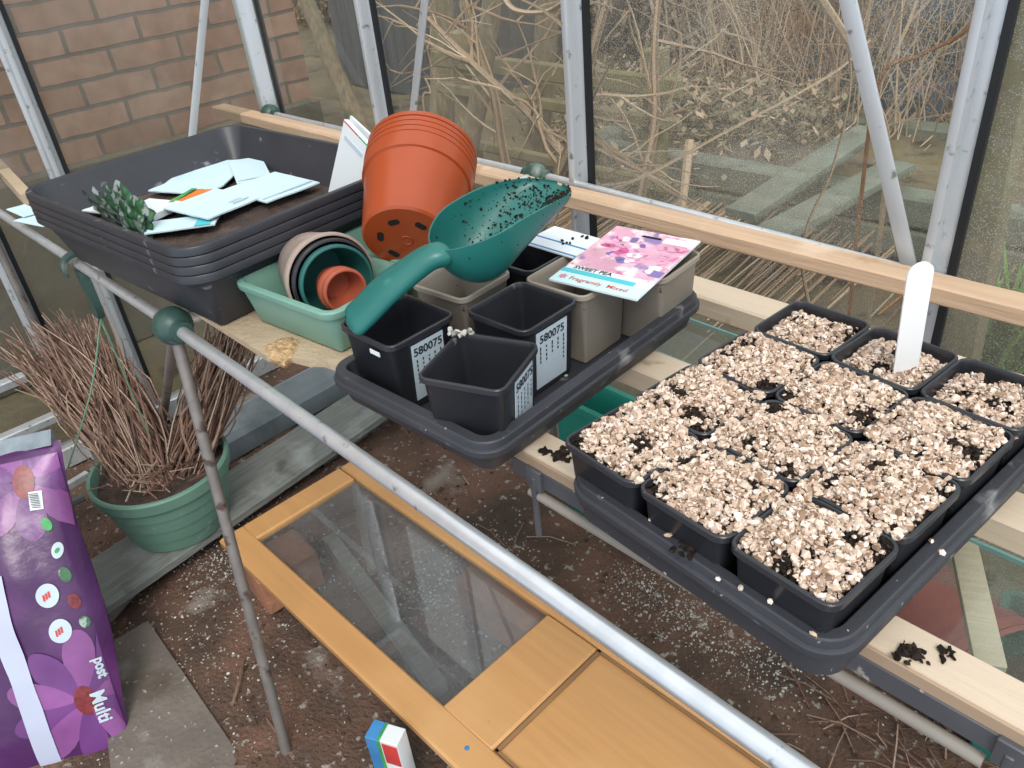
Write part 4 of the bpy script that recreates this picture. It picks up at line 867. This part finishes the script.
# ---- small carton under the door edge
p = aty(388, 712, .318); bx = tag(empty('garden_carton', (p.x, .312, 0), .45), 'small blue, white and red carton standing at the edge of the wooden door', 'carton')
z1 = .165
for nm, c_, d_, m_ in (('blue_side', (-.016, -.012, z1 / 2), (.020, .032, z1), 'iblue'), ('green_edge', (-.0035, -.012, z1 / 2), (.005, .033, z1), 'igreen'), ('front', (.014, -.012, z1 / 2), (.030, .030, z1), 'paper'), ('red_print', (.015, -.0275, z1 * .82), (.026, .0015, z1 * .3), 'ired'), ('red_print', (.012, -.0275, z1 * .2), (.02, .0015, z1 * .3), 'ired')):
    mb = MB(); mb.box(c_, d_, bev=.001); mb.build(nm, M[m_], bx)
# ---- pots and crates on the ground behind the glass shelf
c = atz(944, 628, .10); ax3 = V((.85, -.45, .05)).normalized()
round_pot(V((c.x - .11, c.y + .05, .105)), ax3, .075, .105, .24, .006, .03, 'wreck', 'faded red pot lying on its side under the right tray', name='fallen_pot')
def crate(x, y, z, w, d, h, rz, label):
    o = tub(w, d, .02, [(-.02, 0), (-.016, .004), (-.004, h - .02), (0, h - .018), (0, h), (-.012, h), (-.016, h - .01), (-.03, .008), (-.034, .005)], 4).build('teal_crate', M['tealbox']); place(o, (x, y, z), rz); return tag(o, label, 'crate', 'teal crates under the trays')
p = aty(612, 408, .98); crate(p.x, 1.005, .0, .30, .10, .33, .0, 'teal plastic crate on the ground behind the gap between the trays')
p = atz(1020, 628, .20); crate(p.x + .10, p.y, .0, .26, .2, .20, .2, 'teal plastic crate at the right end beside the fallen red pot')

# ---- perlite, straw and crumbs on the soil
def free(x, y):
    return soil_h(x, y)
mb = MB()
clusters = [(250, 520, .10), (225, 600, .12), (480, 560, .06), (300, 560, .06), (170, 700, .14), (690, 620, .05), (640, 590, .05), (760, 670, .05), (215, 560, .06), (440, 600, .06)]
for k in range(5600):
    if random.random() < .7:
        px, py, sp = random.choice(clusters); c = atz(px, py, 0); x, y = c.x + random.gauss(0, sp), c.y + random.gauss(0, sp * .8)
    else: x, y = random.uniform(-2.0, .2), random.uniform(-.2, 1.0)
    if not (-2.15 < x < .9 and -.9 < y < 1.05): continue
    pebble(mb, (x, y, soil_h(x, y) + .001), random.choice((.0008, .001, .0013, .0016, .0021, .003)), ICO1, .7, .3)
tag(mb.build('perlite', M['perlite']), 'white perlite grains scattered over the brown soil floor', 'perlite', kind='stuff')
mb = MB()
for k in range(900):
    x, y = random.uniform(-2.0, .2), random.uniform(-.1, 1.05); pebble(mb, (x, y, soil_h(x, y)), random.uniform(.002, .007), ICO1, .7, .5)
tag(mb.build('soil_clods', mat('brown_clods', '#4c3a2d', .95, var=.4, scale=40)), 'small brown clods lying loose over the soil floor', 'soil', kind='stuff')
mb = MB()
for k in range(90):
    if k < 45: c = atz(random.uniform(800, 990), random.uniform(690, 790), .0)
    else: c = V((random.uniform(-1.9, -.1), random.uniform(0, 1.0), 0))
    a = random.random() * 6.3; l_ = random.uniform(.03, .12); z = soil_h(c.x, c.y) + .004; q = c + V((math.cos(a) * l_, math.sin(a) * l_, 0))
    mb.tube([(c.x, c.y, z), ((c.x + q.x) / 2, (c.y + q.y) / 2, z + .012), (q.x, q.y, z)], random.uniform(.0009, .002), 4)
tag(mb.build('straw', M['stalk']), 'loose bits of straw and twig strewn over the soil', 'straw', kind='stuff')
mb = MB(); p, q = atz(232, 705, .012), atz(243, 660, .012); mb.tube(spline([p, p.lerp(q, .5) + V((.01, 0, .01)), q], 4), .003, 5); tag(mb.build('dry_twig', M['stalk']), 'curved dry twig on the soil left of the leaning leg', 'twig')

# ================================================================== OUTSIDE
rnd = random.Random(21)
def branch(mb, p, d, ln, r, depth, droop=.0, n=5, wob=.25, kids=4, sides=5):
    pts = [p.copy()]; dd = d.normalized(); cur = p.copy()
    for i in range(n):
        dd = (dd + V((rnd.gauss(0, wob), rnd.gauss(0, wob), rnd.gauss(0, wob) - droop)) * .5).normalized(); cur = cur + dd * ln / n; cur.y = max(cur.y, 1.28 + rnd.random() * .1); cur.x = max(cur.x, -3.4 + rnd.random() * .3 if cur.y > 1.75 else -2.5); pts.append(cur.copy())
    mb.tube(pts, [r * (1 - .75 * i / n) for i in range(n + 1)], sides, False)
    if depth > 0:
        for k in range(kids):
            i = rnd.randint(1, n); q = pts[i]; nd = (dd * .6 + V((rnd.gauss(0, .7), rnd.gauss(0, .7), rnd.gauss(.1, .6)))).normalized()
            branch(mb, q, nd, ln * rnd.uniform(.4, .75), r * .55, depth - 1, droop, n, wob, kids, max(3, sides - 1))
def shrub(x, y, n, h, label, m='twig', r=.012, droop=.05, kids=4, depth=2, lean=(0, 0), group='bare shrubs outside the back glass', spread=.5, root=.10):
    e = tag(empty('bare_shrub', (x, y, -.02)), label, 'shrub', group); mb = MB()
    for k in range(n):
        d = V((rnd.gauss(lean[0], spread), rnd.gauss(lean[1], spread), 1.3)); branch(mb, V((rnd.gauss(0, root), rnd.gauss(0, root * .8), 0)), d, h * rnd.uniform(.6, 1.05), r * rnd.uniform(.5, 1.2), depth, droop, 6, .22, kids)
    mb.build('branches', M[m], e, 60); return e
shrub(-2.15, 2.2, 8, 1.6, 'bare brown shrub outside behind the tilted terracotta pots', r=.016, lean=(.1, -.05))
shrub(-1.75, 2.1, 12, 1.6, 'bare twiggy shrub outside left of the middle glazing bar', r=.015, lean=(.15, 0))
shrub(-1.75, 2.7, 26, 1.8, 'dense bare shrub outside just right of the middle glazing bar', r=.012, kids=6)
shrub(-1.35, 2.5, 26, 1.5, 'dense tangle of bare twigs outside above the right seed tray', r=.010, kids=6, lean=(-.1, 0))
shrub(-1.9, 3.4, 22, 1.9, 'bare brown thicket further back behind the middle pane', r=.014, kids=5)
shrub(-2.9, 2.9, 9, 1.7, 'bare grey shrub outside by the end of the brick wall', r=.012)
shrub(-2.6, 3.8, 14, 2.0, 'bare thicket far outside behind the terracotta pots', r=.014, kids=5)
shrub(-.95, 3.1, 7, 1.5, 'thin bare shrub outside left of the diagonal brace by the plant label', r=.009, kids=4, lean=(-.2, 0))
shrub(-.75, 2.3, 4, 1.2, 'orange-stemmed bare shrub outside right of the diagonal brace', 'twigo', r=.008, kids=3, lean=(.2, .0), depth=2)
for i, (pa, pb, rr, lab) in enumerate(((aty(552, 190, 1.7), aty(590, 60, 1.75), .020, 'stout bare stem outside rising left of the middle glazing bar'), (aty(505, 160, 1.9), aty(470, 20, 1.9), .016, 'stout bare stem outside straight above the scoop'), (aty(560, 150, 1.8), aty(480, 70, 1.8), .014, 'stout bare stem outside slanting across above the scoop'), (aty(640, 200, 2.0), aty(655, 40, 2.1), .016, 'stout bare stem outside right of the middle glazing bar'))):
    mb = MB(); pm_ = pa.lerp(pb, .5) + V((.03, 0, .0)); pts = spline([pa + (pa - pb) * .8, pa, pm_, pb, pb + (pb - pa) * .7], 6)
    for p_ in pts: p_.z = max(p_.z, -.05)
    mb.tube(pts, [rr * (1.2 - .7 * k / len(pts)) for k in range(len(pts))], 8)
    for k in range(14):
        p_ = rnd.choice(pts[8:]); branch(mb, p_, V((rnd.gauss(0, .7), rnd.gauss(0, .3), rnd.gauss(.5, .5))), rnd.uniform(.2, .5), rr * .4, 1, .05, 5, .25, 3)
    tag(mb.build('bare_sapling', M['twig']), lab, 'stem')
shrub(-1.62, 1.95, 46, 1.5, 'thicket of thin upright whips outside just right of the middle glazing bar', r=.0045, kids=2, depth=1, root=.26, spread=.22, lean=(.05, .1))
shrub(-1.22, 2.15, 50, 1.5, 'thicket of thin upright whips outside in the middle of the large pane', r=.0045, kids=2, depth=1, root=.28, spread=.24, lean=(.0, .1))
shrub(-2.05, 2.05, 40, 1.5, 'thicket of thin upright whips outside left of the middle glazing bar', r=.0045, kids=2, depth=1, root=.26, spread=.22, lean=(.0, .1))
# arching single canes
for i, (pts, r, lab) in enumerate((
    ([aty(600, 186, 1.5), aty(640, 178, 1.55), aty(720, 135, 1.7), aty(830, 75, 1.9), aty(870, 40, 2.0)], .005, 'long pale cane arching across the middle pane outside'),
    ([V((-.55, 1.5, -.03)), aty(808, 300, 1.45), aty(805, 235, 1.4), aty(832, 170, 1.45), aty(850, 90, 1.5), aty(846, 20, 1.5)], .004, 'thin pale cane hanging outside left of the diagonal brace'),
    ([aty(815, -10, 1.4), aty(850, 45, 1.4), aty(876, 100, 1.45), aty(885, 190, 1.5), V((-.62, 1.6, -.03))], .008, 'grey twig outside crossing the top of the diagonal brace'),
    ([V((-.72, 1.75, -.03)), aty(862, 190, 1.66), aty(880, 80, 1.6), aty(920, 55, 1.6), aty(960, 35, 1.6), aty(980, 8, 1.6)], .005, 'orange twig outside curving up towards the right glazing bar'),
    ([aty(690, 140, 2.3), aty(682, 210, 2.2), aty(676, 240, 2.2)], .016, 'gnarled pale stem outside behind the long arching cane'),
    ([aty(500, 58, 1.6), aty(530, 45, 1.65), aty(590, 22, 1.7)], .0035, 'straight thin cane outside left of the middle glazing bar'),
    ([aty(500, -8, 1.8), aty(515, 10, 1.8), aty(545, 12, 1.8), aty(570, -2, 1.8)], .010, 'thick bare branch sagging outside at the top behind the pots'),
    ([aty(425, 78, 1.35), aty(430, 92, 1.33), aty(424, 112, 1.3), V((-1.72, 1.32, .3)), V((-1.7, 1.35, -.03))], .003, 'short curled stem outside between brace and terracotta pots'))):
    mb = MB(); sp_ = spline(pts, 8); mb.tube(sp_, [r * (1 - .4 * k / len(sp_)) for k in range(len(sp_))], 6); tag(mb.build('bare_cane', M['twigo'] if 'orange' in lab else M['twig']), lab, 'cane')
# trunks
for (a_, b__, r, lab) in ((aty(468, 150, 2.3), aty(492, -30, 2.3), .045, 'grey trunk outside right of the terracotta pots'), (aty(535, 150, 2.6), aty(545, -30, 2.5), .055, 'grey-brown trunk outside left of the middle glazing bar'), (aty(440, 150, 2.9), aty(438, -30, 2.9), .075, 'dark mossy trunk outside behind the diagonal brace over the pots'), (aty(330, 60, 2.6), aty(275, -60, 2.6), .05, 'dark leaning pole outside at the end of the brick wall')):
    dz = (a_ - b__); base = a_ + dz * ((a_.z + .05) / max(.05, -dz.z)) if dz.z < -.01 else V((a_.x, a_.y, -.05)); base.z = max(base.z, -.06)
    mb = MB(); top_ = b__ + (b__ - a_) * .8; pts = spline([base, a_, a_.lerp(b__, .5) + V((.02, .01, 0)), top_], 5); mb.tube(pts, [r * (1.15 - .4 * k / len(pts)) for k in range(len(pts))], 12); tag(mb.build('tree_trunk', M['bark']), lab, 'trunk')
# mossy post and rail fence
fe = tag(empty('mossy_fence', (-2.5, 2.45, 0)), 'mossy wooden rail fence outside behind the bare shrubs', 'fence')
for z in (.53, .40, .16): mb = MB(); mb.box((.05, 0, z), (1.4, .03, .075 if z > .5 else .05), bev=.008); mb.build('rail', M['moss'], fe)
for x in (-.5, .6): mb = MB(); mb.box((x, .05, .3), (.08, .07, .70), bev=.01); mb.build('post', M['moss'], fe)
# raised bed of timbers
rb = tag(empty('raised_bed', (-1.15, 2.65, 0), .05), 'low raised bed of grey-green timbers outside behind the right tray', 'raised bed')
for k, (y, z, w, l_) in enumerate(((0, .07, .10, 2.2), (0, .185, .10, 2.2), (.75, .07, .1, 2.2), (.75, .185, .10, 2.2))): mb = MB(); mb.box((0, y, z), (l_, w, .105), bev=.01); mb.build('timber', M['sleeper'], rb)
for x in (-1.15, 1.15): mb = MB(); mb.box((x, .375, .13), (.1, .85, .24), bev=.01); mb.build('timber', M['sleeper'], rb)
mb = MB(); mb.box((0, .375, .12), (2.2, .66, .16)); mb.build('soil_fill', M['ground'], rb, 0)
# leaning boards, and a post added for a timber reflection in the glass
a_, b__ = aty(960, 330, 1.5), aty(1003, 90, 1.5); d = b__ - a_
brace(a_ - d * .9, a_ + d * 1.5, .075, 'upright timber added for an olive reflection right of the right glazing bar', dep=.06, m='moss', name='mossy_and_reflected_timber', cat='timber')
for i, (a_, b__, lab) in enumerate(((aty(740, 215, 2.0), aty(870, 130, 2.9), 'grey board leaning outside behind the diagonal brace'), (aty(770, 235, 1.9), aty(900, 165, 2.7), 'second grey board leaning outside below the first'))):
    brace(a_, b__, .10, lab, dep=.025, m='sleeper', up=(0, .4, 1), name='leaning_board', cat='board')
# dark shed at the end of the house wall
sh_ = tag(empty('garden_shed', (-4.9, 3.5, -.05)), 'dark grey boarded shed outside past the end of the brick wall', 'shed'); M['shed'] = mat('dark_shed_boards', '#55575a', .8, var=.2, scale=6, stretch=(6, 6, .6), bump=.3, bscale=30); M['felt'] = mat('roof_felt', '#3f4042', .9)
mb = MB()
for k in range(14): mb.box((-.7 + .11 * k, 0, .95), (.106, .03, 1.9), bev=.004)
for k in range(9): mb.box((.79, .06 + .11 * k, .95), (.03, .106, 1.9), bev=.004)
mb.build('wall_boards', M['shed'], sh_); mb = MB(); mb.box((0, .45, 1.95), (1.8, 1.2, .06), bev=.01); mb.build('roof', M['felt'], sh_)
mb = MB(); mb.box((.775, -.005, .95), (.06, .06, 1.9), bev=.006); mb.build('corner_trim', M['shed'], sh_)
# broad dark blue-grey heap
tp = aty(905, 110, 3.6); mb = MB(); n = 26
vs = []
for j in range(n + 1):
    for i in range(n + 1):
        x, y = (i / n - .5) * 3.0, (j / n - .5) * 1.5; e_ = max(0, 1 - (2 * x / 3.0) ** 4) * max(0, 1 - (2 * y / 1.5) ** 4); vs.append((x, y, 1.0 * e_ ** .5 + .09 * noise.noise(V((x * 3, y * 3, 8))) * e_ + .05 * noise.noise(V((x * 8, y * 2, 8))) * e_))
mb.add(vs, [(j*(n+1)+i, j*(n+1)+i+1, (j+1)*(n+1)+i+1, (j+1)*(n+1)+i) for j in range(n) for i in range(n)]); o = mb.build('blue_grey_heap', M['bluegrey']); place(o, (-.75, 4.5, -.03), .1); tag(o, 'dark blue-grey heap outside to the far right', 'heap')
# winter hedge at the back
def hedge(x0, x1, y, h, n, label, leaf=1.0):
    mb = MB()
    for k in range(n):
        x = rnd.uniform(x0, x1); z = rnd.uniform(0, h); yy = y + rnd.gauss(0, .22) + .2 * noise.noise(V((x * 1.5, z * 1.5, 0))); s = rnd.uniform(.012, .034) * leaf
        R_ = Matrix.Rotation(rnd.random() * 6.3, 3, 'Z') @ Matrix.Rotation(rnd.gauss(.6, .5), 3, 'X')
        mb.add([tuple(V((x, yy, z)) + R_ @ V(p)) for p in ((-s * .45, 0, 0), (0, -s, .006), (s * .45, 0, 0), (0, s, -.006))], [(0, 1, 2, 3)])
    o = mb.build('hedge_foliage', M['leaf'], None, 0); return tag(o, label, 'hedge', kind='stuff')
hedge(-9, -2.3, 5.2, 1.5, 30000, 'brown winter hedge filling the view behind the bare shrubs', 1.7)
mb = MB(); mb.box((-4, 6.0, 1.2), (14, .3, 2.6)); M['hcore'] = mat('hedge_depth', '#6b6252', .95, var=.4, scale=3); tag(mb.build('hedge_backing', M['hcore'], smooth=0), 'plain dark backing added far behind the winter hedge', 'fence')  # plain dark backing added for the shaded depth between the hedge leaves
hedge(-2.9, -1.5, 3.1, .40, 5000, 'low evergreen growth under the bare shrubs by the raised bed')
# green weed
wd = atz(985, 372, 0); mb = MB()
for k in range(260):
    a = rnd.random() * 6.3; l_ = rnd.uniform(.14, .34); p = V((wd.x + rnd.gauss(0, .05), wd.y + rnd.gauss(0, .04), 0)); q = p + V((math.cos(a) * l_ * .5, math.sin(a) * l_ * .5, l_)); md = p.lerp(q, .55) + V((0, 0, .04)); s_ = V((-math.sin(a), math.cos(a), 0)) * .006
    mb.add([tuple(p - s_), tuple(p + s_), tuple(md + s_), tuple(md - s_), tuple(q)], [(0, 1, 2, 3), (3, 2, 4)])
tag(mb.build('weed_tuft', M['grass'], smooth=0), 'bright green weed tuft outside just right of the right glazing bar', 'weed')

# ================================================================== LIGHT
w = bpy.data.worlds.new('world'); bpy.context.scene.world = w; w.use_nodes = True; nt = w.node_tree; N = nt.nodes; L = nt.links
bg = N['Background']; tc = N.new('ShaderNodeTexCoord'); sp = N.new('ShaderNodeSeparateXYZ'); L.new(tc.outputs['Generated'], sp.inputs[0])
r = N.new('ShaderNodeValToRGB'); e = r.color_ramp.elements; e[0].position = .0; e[0].color = (.62, .70, .80, 1); e[1].position = .7; e[1].color = (.93, .97, 1.0, 1); L.new(sp.outputs['Z'], r.inputs['Fac']); L.new(r.outputs[0], bg.inputs[0]); bg.inputs[1].default_value = 1.45
sl = bpy.data.lights.new('sun', 'SUN'); so = bpy.data.objects.new('sun', sl); C.objects.link(so); sl.energy = 1.9; sl.angle = math.radians(22); sl.color = (1.0, .94, .86)
so.rotation_euler = V((.58, -.42, .85)).to_track_quat('Z', 'Y').to_euler(); so.location = (2, 0, 4)
sc_ = bpy.context.scene; sc_.view_settings.view_transform = 'Standard'; sc_.view_settings.look = 'None'; sc_.view_settings.gamma = 1; sc_.view_settings.use_curve_mapping = False; sc_.view_settings.exposure = 0.1
sc_.cycles.max_bounces = 8; sc_.cycles.transparent_max_bounces = 16
